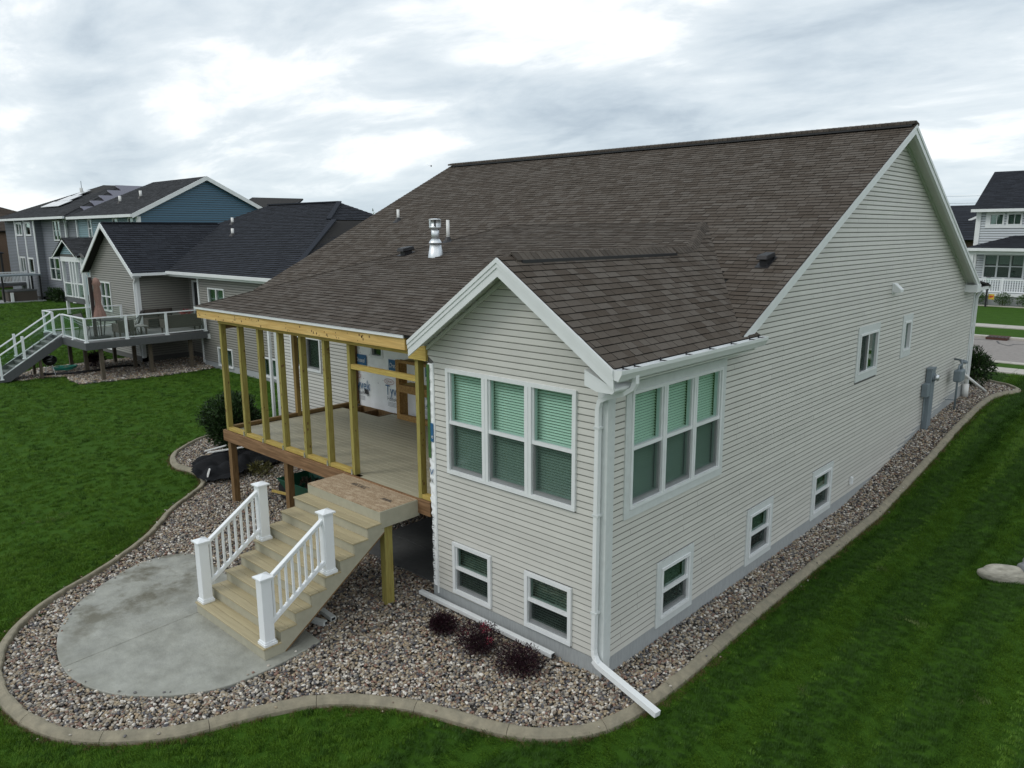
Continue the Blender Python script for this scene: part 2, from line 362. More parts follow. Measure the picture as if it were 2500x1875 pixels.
def window(parent, T, u0, u1, v0, v1, cols=1, frame=.055, trim=0, trim_tb=None, meet=None, slider=False, blinds=(1,), screens=True, tilt=0.85, depth=.07, glassm=None, name='window', mull=.10, muntin=False, blind_top_only=False):
    """double-hung unit(s): frame mesh with panes, blinds and screens as its children"""
    f = MB(); tb = trim if trim_tb is None else trim_tb
    iu0, iu1, iv0, iv1 = u0+trim, u1-trim, v0+tb, v1-tb
    if trim:
        t = MB(); t.tbox(T, u0, u1, iv1, v1, -.01, .030); t.tbox(T, u0, u1, v0, iv0, -.01, .030)
        t.tbox(T, u0, iu0, iv0, iv1, -.01, .028); t.tbox(T, iu1, u1, iv0, iv1, -.01, .028)
    # outer frame
    f.tbox(T, iu0, iu1, iv1-frame, iv1, -depth, .045); f.tbox(T, iu0, iu1, iv0, iv0+frame, -depth, .048)
    f.tbox(T, iu0, iu0+frame, iv0+frame, iv1-frame, -depth, .045); f.tbox(T, iu1-frame, iu1, iv0+frame, iv1-frame, -depth, .045)
    a0, a1 = iu0+frame, iu1-frame; b0, b1 = iv0+frame, iv1-frame
    cw = (a1-a0-mull*(cols-1))/cols; panes = []; blds = []; scr = []
    for c in range(cols):
        x0 = a0+c*(cw+mull); x1 = x0+cw
        if c: f.tbox(T, x0-mull, x0, b0, b1, -depth, .045); f.tbox(T, x0-mull/2-.006, x0-mull/2+.006, b0, b1, .045, .052)
        if slider:
            xm = (x0+x1)/2; f.tbox(T, xm-.025, xm+.025, b0, b1, -depth, .025)
            panes += [(x0, xm-.025, b0, b1, -.035), (xm+.025, x1, b0, b1, -.012)]
            for q in ((x0, xm-.025), ): scr.append((q[0], q[1], b0, b1))
        elif meet is None: panes.append((x0, x1, b0, b1, -.03))
        else:
            f.tbox(T, x0, x1, meet-.025, meet+.025, -depth, .03)
            s_ = .028                                               # sash stiles
            for (q0, q1, dd) in ((b0, meet-.025, .004), (meet+.025, b1, .018)):
                f.tbox(T, x0, x0+s_, q0, q1, -depth, dd); f.tbox(T, x1-s_, x1, q0, q1, -depth, dd)
            f.tbox(T, x0+s_, x1-s_, b0, b0+.055, -depth, .004)
            panes += [(x0+s_, x1-s_, b0+.055, meet-.025, -.035), (x0+s_, x1-s_, meet+.025, b1, -.015)]
            if screens: scr.append((x0+.006, x1-.006, b0+.006, meet-.027))
            if muntin:
                f.tbox(T, (x0+x1)/2-.01, (x0+x1)/2+.01, meet, b1, -.02, 0.0)
        if c+1 in blinds or blinds is True: blds.append((x0, x1 if not slider else (x0+x1)/2, b0, b1))
    wo = obj(name, f, M['white'], parent)
    if trim: obj('trim', t, M['trimgrey'], wo)
    gm = glassm or M['glass']
    for p in panes: obj('pane', MB().tbox(T, p[0], p[1], p[2], p[3], p[4]-.006, p[4]), gm, wo)
    for p in scr: obj('insect_screen', MB().tbox(T, p[0], p[1], p[2], p[3], .012, .014), M['screen'], wo)
    for p in blds:
        b = MB(); zz = p[3]-.04; st = .041; cs, sn = math.cos(tilt)*.0162, -math.sin(tilt)*.0162
        if blind_top_only: p = (p[0], p[1], (p[2]+p[3])/2-.05, p[3])
        while zz > p[2]+.01:
            b.poly8([T(p[0], zz-sn-.001, -.105-cs), T(p[1], zz-sn-.001, -.105-cs), T(p[1], zz+sn-.001, -.105+cs), T(p[0], zz+sn-.001, -.105+cs),
                     T(p[0], zz-sn+.001, -.105-cs), T(p[1], zz-sn+.001, -.105-cs), T(p[1], zz+sn+.001, -.105+cs), T(p[0], zz+sn+.001, -.105+cs)]); zz -= st
        b.tbox(T, p[0], p[1], p[3]-.025, p[3], -.135, -.08)
        obj('blind', b, M['blind'], wo)
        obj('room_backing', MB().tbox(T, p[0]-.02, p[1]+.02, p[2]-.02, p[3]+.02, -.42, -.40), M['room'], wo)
    return wo
def clip(poly, cp):
    """Sutherland-Hodgman: poly clipped by convex ccw polygon cp (2D)"""
    for i in range(len(cp)):
        if not poly: return []
        a, b = cp[i], cp[(i+1) % len(cp)]; o_ = []
        ins = lambda p: (b[0]-a[0])*(p[1]-a[1])-(b[1]-a[1])*(p[0]-a[0]) >= -1e-9
        for j in range(len(poly)):
            p, q = poly[j], poly[(j+1) % len(poly)]; ip, iq = ins(p), ins(q)
            if ip: o_.append(p)
            if ip != iq:
                d1 = (b[0]-a[0])*(p[1]-a[1])-(b[1]-a[1])*(p[0]-a[0]); d2 = (b[0]-a[0])*(q[1]-a[1])-(b[1]-a[1])*(q[0]-a[0]); t = d1/(d1-d2)
                o_.append((p[0]+(q[0]-p[0])*t, p[1]+(q[1]-p[1])*t))
        poly = o_
    return poly
def shingles(pts, along, e=.132, wmin=.15, wmax=.31, skip=None, th=.010, band=.008):
    """pts: convex planar polygon (3D). along: eave direction. returns list of (centre, MB, size)"""
    P = [Vector(p) for p in pts]; u = Vector(along).normalized(); n = (P[1]-P[0]).cross(P[2]-P[0])
    if n.length < 1e-9: n = (P[2]-P[1]).cross(P[3]-P[1])
    n.normalize()
    if n.z < 0: n = -n
    w = n.cross(u)                                                # up-slope when oriented
    if w.z < 0: u = -u; w = n.cross(u)
    o_ = P[0]; q = [((p-o_).dot(u), (p-o_).dot(w)) for p in P]
    area = sum(q[i][0]*q[(i+1) % len(q)][1]-q[(i+1) % len(q)][0]*q[i][1] for i in range(len(q)))
    if area < 0: q = q[::-1]
    nq = len(q); conv = all((q[(i+1) % nq][0]-q[i][0])*(q[(i+2) % nq][1]-q[(i+1) % nq][1])-(q[(i+1) % nq][1]-q[i][1])*(q[(i+2) % nq][0]-q[(i+1) % nq][0]) >= -1e-6 for i in range(nq))
    cells = [q]
    if not conv:
        from mathutils.geometry import tessellate_polygon
        cells = []
        for tr in tessellate_polygon([[Vector((a, b, 0)) for a, b in q]]):
            c_ = [q[i] for i in tr]
            if (c_[1][0]-c_[0][0])*(c_[2][1]-c_[0][1])-(c_[1][1]-c_[0][1])*(c_[2][0]-c_[0][0]) < 0: c_ = c_[::-1]
            cells.append(c_)
    umin, umax = min(a for a, _ in q), max(a for a, _ in q); vmin, vmax = min(b for _, b in q), max(b for _, b in q)
    res = []; v = vmin; row = 0
    while v < vmax:
        uu = umin - random.random()*wmax; row += 1; prev = .5
        while uu < umax:
            ww = random.uniform(wmin, wmax); a, b = uu+.0035, uu+ww-.0035; uu += ww
            rn = random.random(); lift = th*(0.6+0.5*random.random()) + (.003 if random.random() < .5 else 0)
            for cell in cells:
                pg = clip([(a, v), (b, v), (b, v+e+.015), (a, v+e+.015)], cell)
                if len(pg) < 3: continue
                c = np.mean(np.array(pg), axis=0); c3 = o_+u*c[0]+w*c[1]
                if skip and skip(c3): continue
                mb = MB()
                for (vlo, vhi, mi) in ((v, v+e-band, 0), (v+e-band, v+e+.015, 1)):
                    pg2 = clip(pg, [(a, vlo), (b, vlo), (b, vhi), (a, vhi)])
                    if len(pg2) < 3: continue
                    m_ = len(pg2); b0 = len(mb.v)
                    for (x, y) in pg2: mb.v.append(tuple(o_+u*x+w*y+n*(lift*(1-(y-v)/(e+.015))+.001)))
                    mb.f.append(tuple(b0+i for i in range(m_))); mb.r.append(rn); mb.m.append(mi)
                m_ = len(pg); b0 = len(mb.v)
                for (x, y) in pg: mb.v.append(tuple(o_+u*x+w*y+n*(lift*(1-(y-v)/(e+.015))+.001)))
                for (x, y) in pg: mb.v.append(tuple(o_+u*x+w*y-n*.004))
                for i in range(m_): mb.f.append((b0+i, b0+i+m_, b0+(i+1) % m_+m_, b0+(i+1) % m_)); mb.r.append(rn); mb.m.append(1)
                res.append((np.array(c3), mb, (b-a)*e))
        v += e
    return res
def slab_poly(mb, pts, th):
    P = [Vector(p) for p in pts]; n = (P[1]-P[0]).cross(P[2]-P[0]).normalized()
    if n.z < 0: n = -n
    mb.prism([p-n*.012 for p in P], -n*th); return mb
def text(body, size, T, u, v, d, m, parent, sx=1.0, name='lettering', shear=0, align='LEFT', rot=0):
    cu = bpy.data.curves.new(name, 'FONT'); cu.body = body; cu.size = size; cu.shear = shear; cu.align_x = align; cu.resolution_u = 2; cu.extrude = 0
    to = bpy.data.objects.new(name+'_tmp', cu); COL.objects.link(to); dg = bpy.context.evaluated_depsgraph_get(); dg.update()
    me = bpy.data.meshes.new_from_object(to.evaluated_get(dg)); COL.objects.unlink(to); bpy.data.objects.remove(to)
    cr_, sr_ = math.cos(rot), math.sin(rot)
    for ver in me.vertices:
        x, y = ver.co.x*sx, ver.co.y; x, y = x*cr_-y*sr_, x*sr_+y*cr_; ver.co = T(u+x, v+y, d)
    me.materials.clear(); me.materials.append(m); me.name = name
    o = bpy.data.objects.new(name, me); COL.objects.link(o); place(o, parent); return o
def flat(T, pts, d, m, parent, name='print_patch'):
    mb = MB(); mb.face([T(a, b, d) for a, b in pts]); return obj(name, mb, m, parent)
def instancer(name, pts, rots, scales, sources, label=None, kind='stuff', parent=None):
    """points mesh + geometry nodes that put one of the unlinked source meshes on each point"""
    me = bpy.data.meshes.new(name); me.from_pydata([tuple(p) for p in pts], [], [])
    a = me.attributes.new('prot', 'FLOAT_VECTOR', 'POINT'); a.data.foreach_set('vector', np.asarray(rots, dtype=np.float32).ravel())
    a = me.attributes.new('pscale', 'FLOAT_VECTOR', 'POINT'); a.data.foreach_set('vector', np.asarray(scales, dtype=np.float32).ravel())
    a = me.attributes.new('ppick', 'INT', 'POINT'); a.data.foreach_set('value', rng.integers(0, len(sources), len(pts)).astype(np.int32))
    o = bpy.data.objects.new(name, me); COL.objects.link(o); place(o, parent)
    if kind: o['kind'] = kind
    if label: o['label'] = label
    g = bpy.data.node_groups.new(name+'_nodes', 'GeometryNodeTree')
    g.interface.new_socket('Geometry', in_out='INPUT', socket_type='NodeSocketGeometry'); g.interface.new_socket('Geometry', in_out='OUTPUT', socket_type='NodeSocketGeometry')
    nn = g.nodes.new; lk = g.links.new; gi = nn('NodeGroupInput'); go = nn('NodeGroupOutput'); ip = nn('GeometryNodeInstanceOnPoints'); jn = nn('GeometryNodeJoinGeometry')
    for s_ in sources:
        oi = nn('GeometryNodeObjectInfo'); oi.inputs['Object'].default_value = s_; oi.inputs['As Instance'].default_value = True; lk(oi.outputs['Geometry'], jn.inputs[0])
    def na(nm, ty):
        q = nn('GeometryNodeInputNamedAttribute'); q.data_type = ty; q.inputs['Name'].default_value = nm; return q.outputs[0]
    lk(gi.outputs[0], ip.inputs['Points']); lk(jn.outputs[0], ip.inputs['Instance']); ip.inputs['Pick Instance'].default_value = True
    lk(na('ppick', 'INT'), ip.inputs['Instance Index']); lk(na('pscale', 'FLOAT_VECTOR'), ip.inputs['Scale'])
    er = nn('FunctionNodeEulerToRotation'); lk(na('prot', 'FLOAT_VECTOR'), er.inputs[0]); lk(er.outputs[0], ip.inputs['Rotation'])
    lk(ip.outputs[0], go.inputs[0]); md = o.modifiers.new('scatter', 'NODES'); md.node_group = g
    return o
def source(name, mb, m, smooth=False):
    me = bpy.data.meshes.new(name); me.from_pydata(mb.v, [], mb.f); me.materials.append(m)
    if smooth: me.polygons.foreach_set('use_smooth', [True]*len(me.polygons))
    return bpy.data.objects.new(name, me)
def foliage(c, rad, n, leaf, squash=1.0, shape=0.55, droop=0.0, lumps=7, elong=2.0):
    """leaf quads through an uneven crown volume"""
    mb = MB(); c = Vector(c); LP = []
    for _ in range(lumps):
        d = Vector((random.gauss(0, 1), random.gauss(0, 1), random.gauss(0.2, 1))).normalized(); LP.append((d, random.uniform(.75, 1.15)))
    for _ in range(n):
        d = Vector((random.gauss(0, 1), random.gauss(0, 1), random.gauss(0.1, 1))).normalized()
        k = max(LP, key=lambda q: q[0].dot(d)); amp = k[1]*(0.82+0.18*max(0, k[0].dot(d))) * random.uniform(.92, 1.06)
        r_ = (random.random()**shape)*amp
        p = Vector((d.x*rad[0]*r_, d.y*rad[1]*r_, d.z*rad[2]*r_))+c
        if p.z < c.z-rad[2]*.96: continue
        a = (d*0.8+Vector((random.gauss(0, .5), random.gauss(0, .5), random.gauss(.25-droop, .5)))).normalized()
        s_ = a.cross(Vector((random.gauss(0, 1), random.gauss(0, 1), random.gauss(0, 1)))).normalized(); l = leaf*random.uniform(.6, 1.3)
        rn = random.random()
        mb.face([p-s_*l*.3, p+a*l*elong*.5-s_*l*.12, p+a*l*elong, p+a*l*elong*.5+s_*l*.5], rn)
    return mb
def rockmesh(c, r, seed, ell=(1, 1, 1), rough=.25, rz=0.0):
    rr = np.random.default_rng(seed); mb = MB(); nU, nV = 28, 16; ph = rr.uniform(0, 6, (8, 3)); fr = rr.uniform(1.0, 4.5, (8, 3))
    for i in range(nV+1):
        for j in range(nU):
            th = math.pi*i/nV; fi = 2*math.pi*j/nU; d = np.array([math.sin(th)*math.cos(fi), math.sin(th)*math.sin(fi), math.cos(th)])
            k = 1+rough*sum(math.sin(float(np.dot(fr[q], d)+ph[q][0]))/(1.5+q*.6) for q in range(8))*.5
            d = np.sign(d)*np.abs(d)**.8
            x, y, z = d*k*r*np.array(ell); mb.v.append((c[0]+x*math.cos(rz)-y*math.sin(rz), c[1]+x*math.sin(rz)+y*math.cos(rz), c[2]+z))
    for i in range(nV):
        for j in range(nU):
            j2 = (j+1) % nU; mb.f.append((i*nU+j, (i+1)*nU+j, (i+1)*nU+j2, i*nU+j2)); mb.r.append(.5); mb.m.append(0)
    return mb

# ================================================================== GROUND
def sheet(name, xs, ys, zf, m, **k):
    mb = MB(); nx = len(xs)
    for y in ys:
        for x in xs: mb.v.append((x, y, zf(x, y)))
    for j in range(len(ys)-1):
        for i in range(nx-1): mb.f.append((j*nx+i, j*nx+i+1, (j+1)*nx+i+1, (j+1)*nx+i)); mb.r.append(.5); mb.m.append(0)
    return obj(name, mb, m, kind='structure', smooth=True)
M['lawn'] = mat('lawn_soil_green', (0.034, 0.084, 0.008), 0.95, col2=(0.038, 0.092, 0.009), vscale=1.3, var=0.12, bump=0.7, bscale=55, spec=0.1)
gx = sorted(set([-3000, -1500, -700, -300, -150, -110] + list(np.arange(-100, 12.1, 2.0)) + [14, 18, 25, 40, 80, 200, 700, 2000]))
gy = sorted(set([-600, -200, -80, -40, -20, -12] + list(np.arange(-10, 26.1, 1.0)) + [30, 35, 40, 50, 70, 100, 200, 400, 900, 2000, 4000]))
sheet('lawn', gx, gy, lambda x, y: G(x, y)-.06, M['lawn'])

# ---- landscape edging: outer line (lawn side), clockwise
EDGE = [(-.9,22.2),(-.4,22.28),(-.26,22.23),(.13,22.09),(.53,21.84),(.89,21.64),(1.14,21.32),(1.31,20.95),(1.28,20.43),(1.06,20.0),(.92,19.4),(.86,18.6),(.85,17.4),(.88,15.5),(.88,13.7),(.85,10.2),(.84,7.3),(.84,5.4),(.84,3.8),(.86,2.4),(.89,1.3),(.9,.6),(.86,-.2),(.74,-.85),(.5,-1.28),(.17,-1.62),(-.2,-1.84),(-.7,-2.02),(-1.32,-2.25),(-1.86,-2.57),(-2.33,-2.98),(-2.62,-3.45),(-2.85,-3.95),(-3.07,-4.5),(-3.39,-4.93),(-3.76,-5.3),(-4.17,-5.58),(-4.7,-5.76),(-5.2,-5.84),(-5.8,-5.85),(-6.4,-5.76),(-6.95,-5.58),(-7.45,-5.32),(-7.8,-5.06),(-8.12,-4.75),(-8.46,-4.3),(-8.85,-3.63),(-9.3,-2.98),(-9.9,-2.27),(-10.5,-1.74),(-10.92,-1.4),(-11.26,-1.06),(-11.51,-.76),(-11.8,-.42),(-12.08,-.12),(-12.4,.12),(-12.9,.3),(-13.3,.31),(-13.68,.25),(-14.04,.2),(-14.47,.27),(-14.95,.45),(-15.4,.7),(-15.7,.98),(-16.0,1.33),(-16.3,1.72),(-16.5,2.2),(-16.6,3.2),(-16.4,4.4),(-15.6,5.2),(-14.6,5.6)]
def resample(P, step):
    # Catmull-Rom then equal spacing
    Q = []
    for i in range(len(P)-1):
        p0, p1, p2, p3 = [np.array(P[max(0, min(len(P)-1, i+k))]) for k in (-1, 0, 1, 2)]
        for t in np.linspace(0, 1, 8, endpoint=False): Q.append(.5*((2*p1)+(-p0+p2)*t+(2*p0-5*p1+4*p2-p3)*t*t+(-p0+3*p1-3*p2+p3)*t**3))
    Q.append(np.array(P[-1])); Q = np.array(Q); d = np.r_[0, np.cumsum(np.linalg.norm(np.diff(Q, axis=0), axis=1))]
    s = np.linspace(0, d[-1], int(d[-1]/step)+1); return np.c_[np.interp(s, d, Q[:, 0]), np.interp(s, d, Q[:, 1])]
EP = resample(EDGE, .10)
tang = np.gradient(EP, axis=0); tang /= np.linalg.norm(tang, axis=1)[:, None]
NRM = np.c_[tang[:, 1], -tang[:, 0]]          # towards the bed (right-hand side of travel)
if np.dot(NRM[300], np.array([0, 0])-EP[300]) < 0 and False: NRM = -NRM
mid = np.argmin(np.abs(EP[:, 1]-10)); 
if NRM[mid][0] > 0: NRM = -NRM                # on the right side the bed lies towards -x
edging = thing('garden_edging', 'pale stamped concrete kerb edging that winds round the gravel bed of the beige house', 'edging', (0.8, -0.5, 0))
prof = [(.005, -.07), (0.015, -.012), (.04, .012), (.085, .036), (.13, .050), (.155, .047), (.168, .028), (.17, -.06)]
SEG = 13
for s0 in range(0, len(EP)-1, SEG):
    s1 = min(s0+SEG, len(EP)-1); mb = MB(); rows = []; n_ = len(prof)
    for i in range(s0, s1+1):
        p, q = EP[i].copy(), NRM[i]
        if i == s0 and s0 > 0: p = p + tang[i]*.0035
        if i == s1: p = p - tang[i]*.0035
        w = 1+.05*math.sin(i*.9)+.04*math.sin(i*2.3+1)
        for (o_, z) in prof:
            x, y = p+q*o_*w; mb.v.append((x, y, G(x, y)+z*1.0))
    for i in range(s1-s0):
        for k in range(n_-1): mb.f.append((i*n_+k, (i+1)*n_+k, (i+1)*n_+k+1, i*n_+k+1)); mb.r.append(.5); mb.m.append(0)
    mb.f.append(tuple(range(n_))); mb.f.append(tuple((s1-s0)*n_+k for k in reversed(range(n_)))); mb.r += [.5]*2; mb.m += [0]*2
    obj('edging_segment', mb, M['edging'], edging)
INNER = EP+NRM*.17
# ---- gravel bed: polygon between the edging and the house
BED = [tuple(p) for p in INNER[::3]] + [(-14.5, 3.7), (-3.4, 3.7), (-3.4, .05), (-.05, .05), (-.05, 19.2), (-1.2, 19.6), (-1.5, 22.0)]
BEDA = np.array(BED)
def inside(P, poly):
    x, y = P[:, 0], P[:, 1]; c = np.zeros(len(P), bool); n = len(poly); j = n-1
    for i in range(n):
        xi, yi = poly[i]; xj, yj = poly[j]
        k = ((yi > y) != (yj > y)) & (x < (xj-xi)*(y-yi)/((yj-yi) or 1e-12)+xi); c ^= k; j = i
    return c
PATIO = resample([(-3.71,-2.1),(-3.63,-2.6),(-3.6,-3.1),(-3.66,-3.65),(-3.9,-4.1),(-4.27,-4.5),(-4.68,-4.78),(-5.25,-4.97),(-5.77,-5.0),(-6.39,-4.9),(-7.05,-4.66),(-7.55,-4.34),(-7.95,-3.95),(-8.3,-3.46),(-8.58,-2.9),(-8.6,-2.45),(-8.45,-2.1),(-8.2,-1.95),(-7.95,-1.92)], .08)
PAT = [tuple(p) for p in PATIO]
def bedmesh():
    import mathutils
    vs = [mathutils.Vector((x, y, 0)) for x, y in BED]; tri = mathutils.geometry.tessellate_polygon([vs])
    mb = MB()
    mb.v = [(x, y, G(x, y)-.035) for x, y in BED]; mb.f = [tuple(t) for t in tri]; mb.r = [.5]*len(tri); mb.m = [0]*len(tri); return mb
# the bed base as a fine sheet so that it follows the rise along the wall
bb = MB(); gxs = np.arange(-16.8, 1.5, .25); gys = np.arange(-5.9, 22.4, .25)
cc = np.array([(x+.125, y+.125) for y in gys for x in gxs]); insd = inside(cc, BED).reshape(len(gys), len(gxs)); vid = {}
def vv(i, j):
    if (i, j) not in vid: vid[(i, j)] = len(bb.v); bb.v.append((gxs[0]+.25*i, gys[0]+.25*j, G(gxs[0]+.25*i, gys[0]+.25*j)-.045))
    return vid[(i, j)]
for j in range(len(gys)):
    for i in range(len(gxs)):
        if insd[j, i]: bb.f.append((vv(i, j), vv(i+1, j), vv(i+1, j+1), vv(i, j+1))); bb.r.append(.5); bb.m.append(0)
obj('gravel_bed', bb, M['gravelbase'], kind='structure')
# pebbles
stone_src = []
for k in range(4):
    q = MB(); n_u, n_v = 7, 4; ph = rng.uniform(0, 6, 6)
    q.v.append((0, 0, 1)); 
    for i in range(1, n_v):
        for j in range(n_u):
            th, fi = math.pi*i/n_v, 2*math.pi*(j+.5*(i % 2))/n_u; r_ = 1+.16*math.sin(2*fi+ph[0])*math.sin(th)+.12*math.sin(3*fi+ph[1]+i)
            q.v.append((r_*math.sin(th)*math.cos(fi), r_*math.sin(th)*math.sin(fi), math.cos(th)))
    q.v.append((0, 0, -1)); e_ = len(q.v)-1
    for j in range(n_u):
        j2 = (j+1) % n_u; q.f.append((0, 1+j, 1+j2)); q.f.append((e_, 1+(n_v-2)*n_u+j2, 1+(n_v-2)*n_u+j))
        for i in range(n_v-2): q.f.append((1+i*n_u+j, 1+(i+1)*n_u+j, 1+(i+1)*n_u+j2, 1+i*n_u+j2))
    stone_src.append(source('pebble_shape', q, M['pebble'], True))
def scatter_xy(x0, x1, y0, y1, n): return np.c_[rng.uniform(x0, x1, n), rng.uniform(y0, y1, n)]
SLABR = (-6.33, -3.42, .36, 3.75)
def free(P):
    k = inside(P, BED) & ~inside(P, PAT)
    k &= ~((P[:, 0] > SLABR[0]) & (P[:, 0] < SLABR[1]) & (P[:, 1] > SLABR[2]) & (P[:, 1] < SLABR[3])); return k
def gravel(name, P, size, label):
    n = len(P); z = np.array([G(x, y) for x, y in P])-.042+rng.uniform(0, .028, n)
    s = size*rng.uniform(.65, 1.45, n); sc = np.c_[s*rng.uniform(.9, 1.5, n), s*rng.uniform(.7, 1.1, n), s*rng.uniform(.5, .8, n)]
    ro = np.c_[rng.normal(0, .35, n), rng.normal(0, .35, n), rng.uniform(0, 6.28, n)]
    instancer(name, np.c_[P, z], ro, sc, stone_src); 
    o = bpy.data.objects[name]; tag(o, label, None, None, 'stuff')
A_ = scatter_xy(-16.6, 1.4, -5.9, 22.3, 640000); A_ = A_[free(A_)]
dd_ = np.hypot(A_[:, 0]-CP[0], A_[:, 1]-CP[1]); keep = rng.random(len(A_)) < np.clip(1.15-.022*dd_, .55, 1); A_ = A_[keep]
gravel('gravel', A_, .0200, 'mixed tan, grey and reddish river pebbles filling the bed round the house')

# ---- patio: two halves either side of the saw cut
def halfpoly(poly, line_a, line_b, sgn):
    a, b = line_a, line_b; o_ = []
    f = lambda p: sgn*((b[0]-a[0])*(p[1]-a[1])-(b[1]-a[1])*(p[0]-a[0]))
    for j in range(len(poly)):
        p, q = poly[j], poly[(j+1) % len(poly)]; fp, fq = f(p), f(q)
        if fp >= .006: o_.append(p)
        if (fp >= .006) != (fq >= .006): t = (.006-fp)/(fq-fp); o_.append((p[0]+(q[0]-p[0])*t, p[1]+(q[1]-p[1])*t))
    return o_
patio = thing('patio', 'grey stamped concrete patio with rounded end at the foot of the stairs', 'patio', (-6, -3.4, 0)); patio['kind'] = 'structure'; del patio['category']
for sg in (1, -1):
    pg = halfpoly(PAT, (-5.82, -4.96), (-6.02, -1.9), sg)
    obj('patio_slab', MB().prism([(x, y, 0.0) for x, y in pg], (0, 0, -.12)), M['patio'], patio, bevel=.012)
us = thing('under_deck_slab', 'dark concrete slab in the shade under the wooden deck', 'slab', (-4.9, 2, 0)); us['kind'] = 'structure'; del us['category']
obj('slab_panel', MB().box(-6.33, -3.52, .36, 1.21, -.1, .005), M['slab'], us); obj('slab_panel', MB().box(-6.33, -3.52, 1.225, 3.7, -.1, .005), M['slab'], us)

# ================================================================== THE BEIGE HOUSE
house = thing('house', 'beige vinyl-sided house with brown shingle roof and an unfinished timber porch', 'house', (0, 0, 0))
ZS, EXP, D = .228, .0932, 3.70
yr, zR, pm = 10.782, 8.301, .497
xa, zr, pb = 1.591, 5.724, .671
zmain = lambda y: zR-pm*abs(yr-y)
zbump = lambda x: zr-pb*abs(x+xa)
zporch = lambda y: 4.436+.265*(y+.131)
GT, RT, BT, LT = Tg(0), Tr(0), Tg(D), Tg(3.62)
XW, YF = -3.5, 19.27
opsG = [(-3.06, -.488, 2.30, 3.99), (-2.985, -2.122, .275, 1.15), (-1.42, -.537, .262, 1.14)]
opsR = [(.39, 3.155, 2.18, 4.09), (1.30, 2.36, .19, 1.235), (4.21, 5.265, .19, 1.235), (7.12, 8.22, .19, 1.235), (9.11, 10.50, 2.79, 4.0), (12.2, 12.98, 2.94, 4.0)]
# wall bodies
def shrink(o, k): return (o[0]+k, o[1]-k, o[2]+k, o[3]-k)
def wall(name, T, u0, u1, v0, v1, ops, th, m=None):
    mb = MB()
    for (a, b, c, d_) in wall_rects(u0, u1, v0, v1, ops): mb.tbox(T, a, b, c, d_, -th, 0)
    return mb
wg = wall('wall', GT, XW, -.14, -.1, 4.25, [shrink(o, .03) for o in opsG], .12)
wg.prism([(XW, 0, 4.25), (0, 0, 4.25), (0, 0, 4.36), (-xa, 0, zr-.09), (XW, 0, 4.36)], (0, .12, 0))
wallG = obj('wall', wg, M['wallbody'], house)
wr = wall('wall', RT, 0.0, YF, -.1, 4.28, [shrink(o, .12) for o in opsR], .12)
wr.prism([(0, 3.2, 4.28), (0, 18.3, 4.28), (0, yr, zR-.14)], (-.12, 0, 0))
wallR = obj('wall', wr, M['wallbody'], house)
obj('wall', wall('w', lambda u, v, d: (XW-d, u, v), 0.12, D, -.1, 4.3, [], .1), M['osb2'], house)
OPB = (-9.98, -9.46, 2.95, 3.75); OPL = (-13.62, -12.12, 2.28, 3.8)
obj('wall', wall('w', BT, -10.72, XW-.1, -.1, 4.5, [shrink(OPB, .03)], .12), M['wallbody'], house)
wallL = obj('wall', wall('w', LT, -14.45, -10.72, -.1, 4.4, [shrink(OPL, .04)], .12), M['wallbody'], house)
obj('wall', MB().box(-14.45, -14.33, 3.74, YF, -.1, 4.4).prism([(-14.45, 3.3, 4.4), (-14.45, 18.2, 4.4), (-14.45, yr, zR-.2)], (.12, 0, 0)), M['siding'], house)
obj('wall', MB().box(-14.33, -.12, YF-.12, YF, -.1, 4.3), M['siding'], house)
# foundation
obj('foundation', MB().box(XW, -.012, -.006, .1, -.3, ZS-.004), M['found'], house); obj('foundation', MB().box(-.1, .008, .1, 12.2, -.3, ZS+.01), M['found'], house)
for k in range(12): y0 = 12.2+k*.59; obj('foundation', MB().box(-.1, .008, y0+.001, min(y0+.59, YF), -.3, G(0, y0)+.12+.30*min(1, max(0, (y0-12)/6))), M['found'], house)
obj('foundation', MB().box(-14.45, -10.72, D-.06, D+.04, -.3, ZS), M['found'], house)
# siding courses
def spanG(z):
    lo, hi = -3.365, -.135
    if z < 4.03: return (lo, hi)
    lo = XW if z > 4.06 else lo
    h = (zr-.10-z)/pb
    if h <= .03: return None
    return (max(lo, -xa-h), min(-.01 if z > 4.12 else hi, -xa+h))
bl = boards(GT, ZS, 5.62, EXP, spanG, opsG, gap=.0085)
def zbotR(y): return ZS if y < 12.2 else float(np.interp(y, [12.2, 13, 14.5, 15.8, 17.6, 19.3], [ZS, .5, .76, .92, 1.14, 1.31]))
_ys = np.linspace(0, YF, 400); _zb = np.array([zbotR(y) for y in _ys])
def spanR(z):
    ok = _ys[_zb <= z+.02]; lo, hi = .135, min(YF-.06, ok.max())
    if z > 4.25: lo, hi = max(lo, yr-(zR-.12-z)/pm), min(hi, yr+(zR-.12-z)/pm)
    if hi-lo < .05: return None
    return (lo, hi)
br_ = boards(RT, ZS, 8.15, EXP, spanR, opsR, joint=3.7)
opsL = [(OPL[0], OPL[1], OPL[2], OPL[3])]
bL = boards(LT, .9, 4.2, EXP, lambda z: (-14.36, -10.78), opsL)
emit(wallG, 'siding_board', bl, M['siding'], 300, lambda it: cam_dist(it[0]))
emit(wallR, 'siding_board', br_, M['siding'], 290, lambda it: cam_dist(it[0])-it[2])
emit(wallL, 'siding_board', bL, M['siding'], 90, lambda it: cam_dist(it[0]))
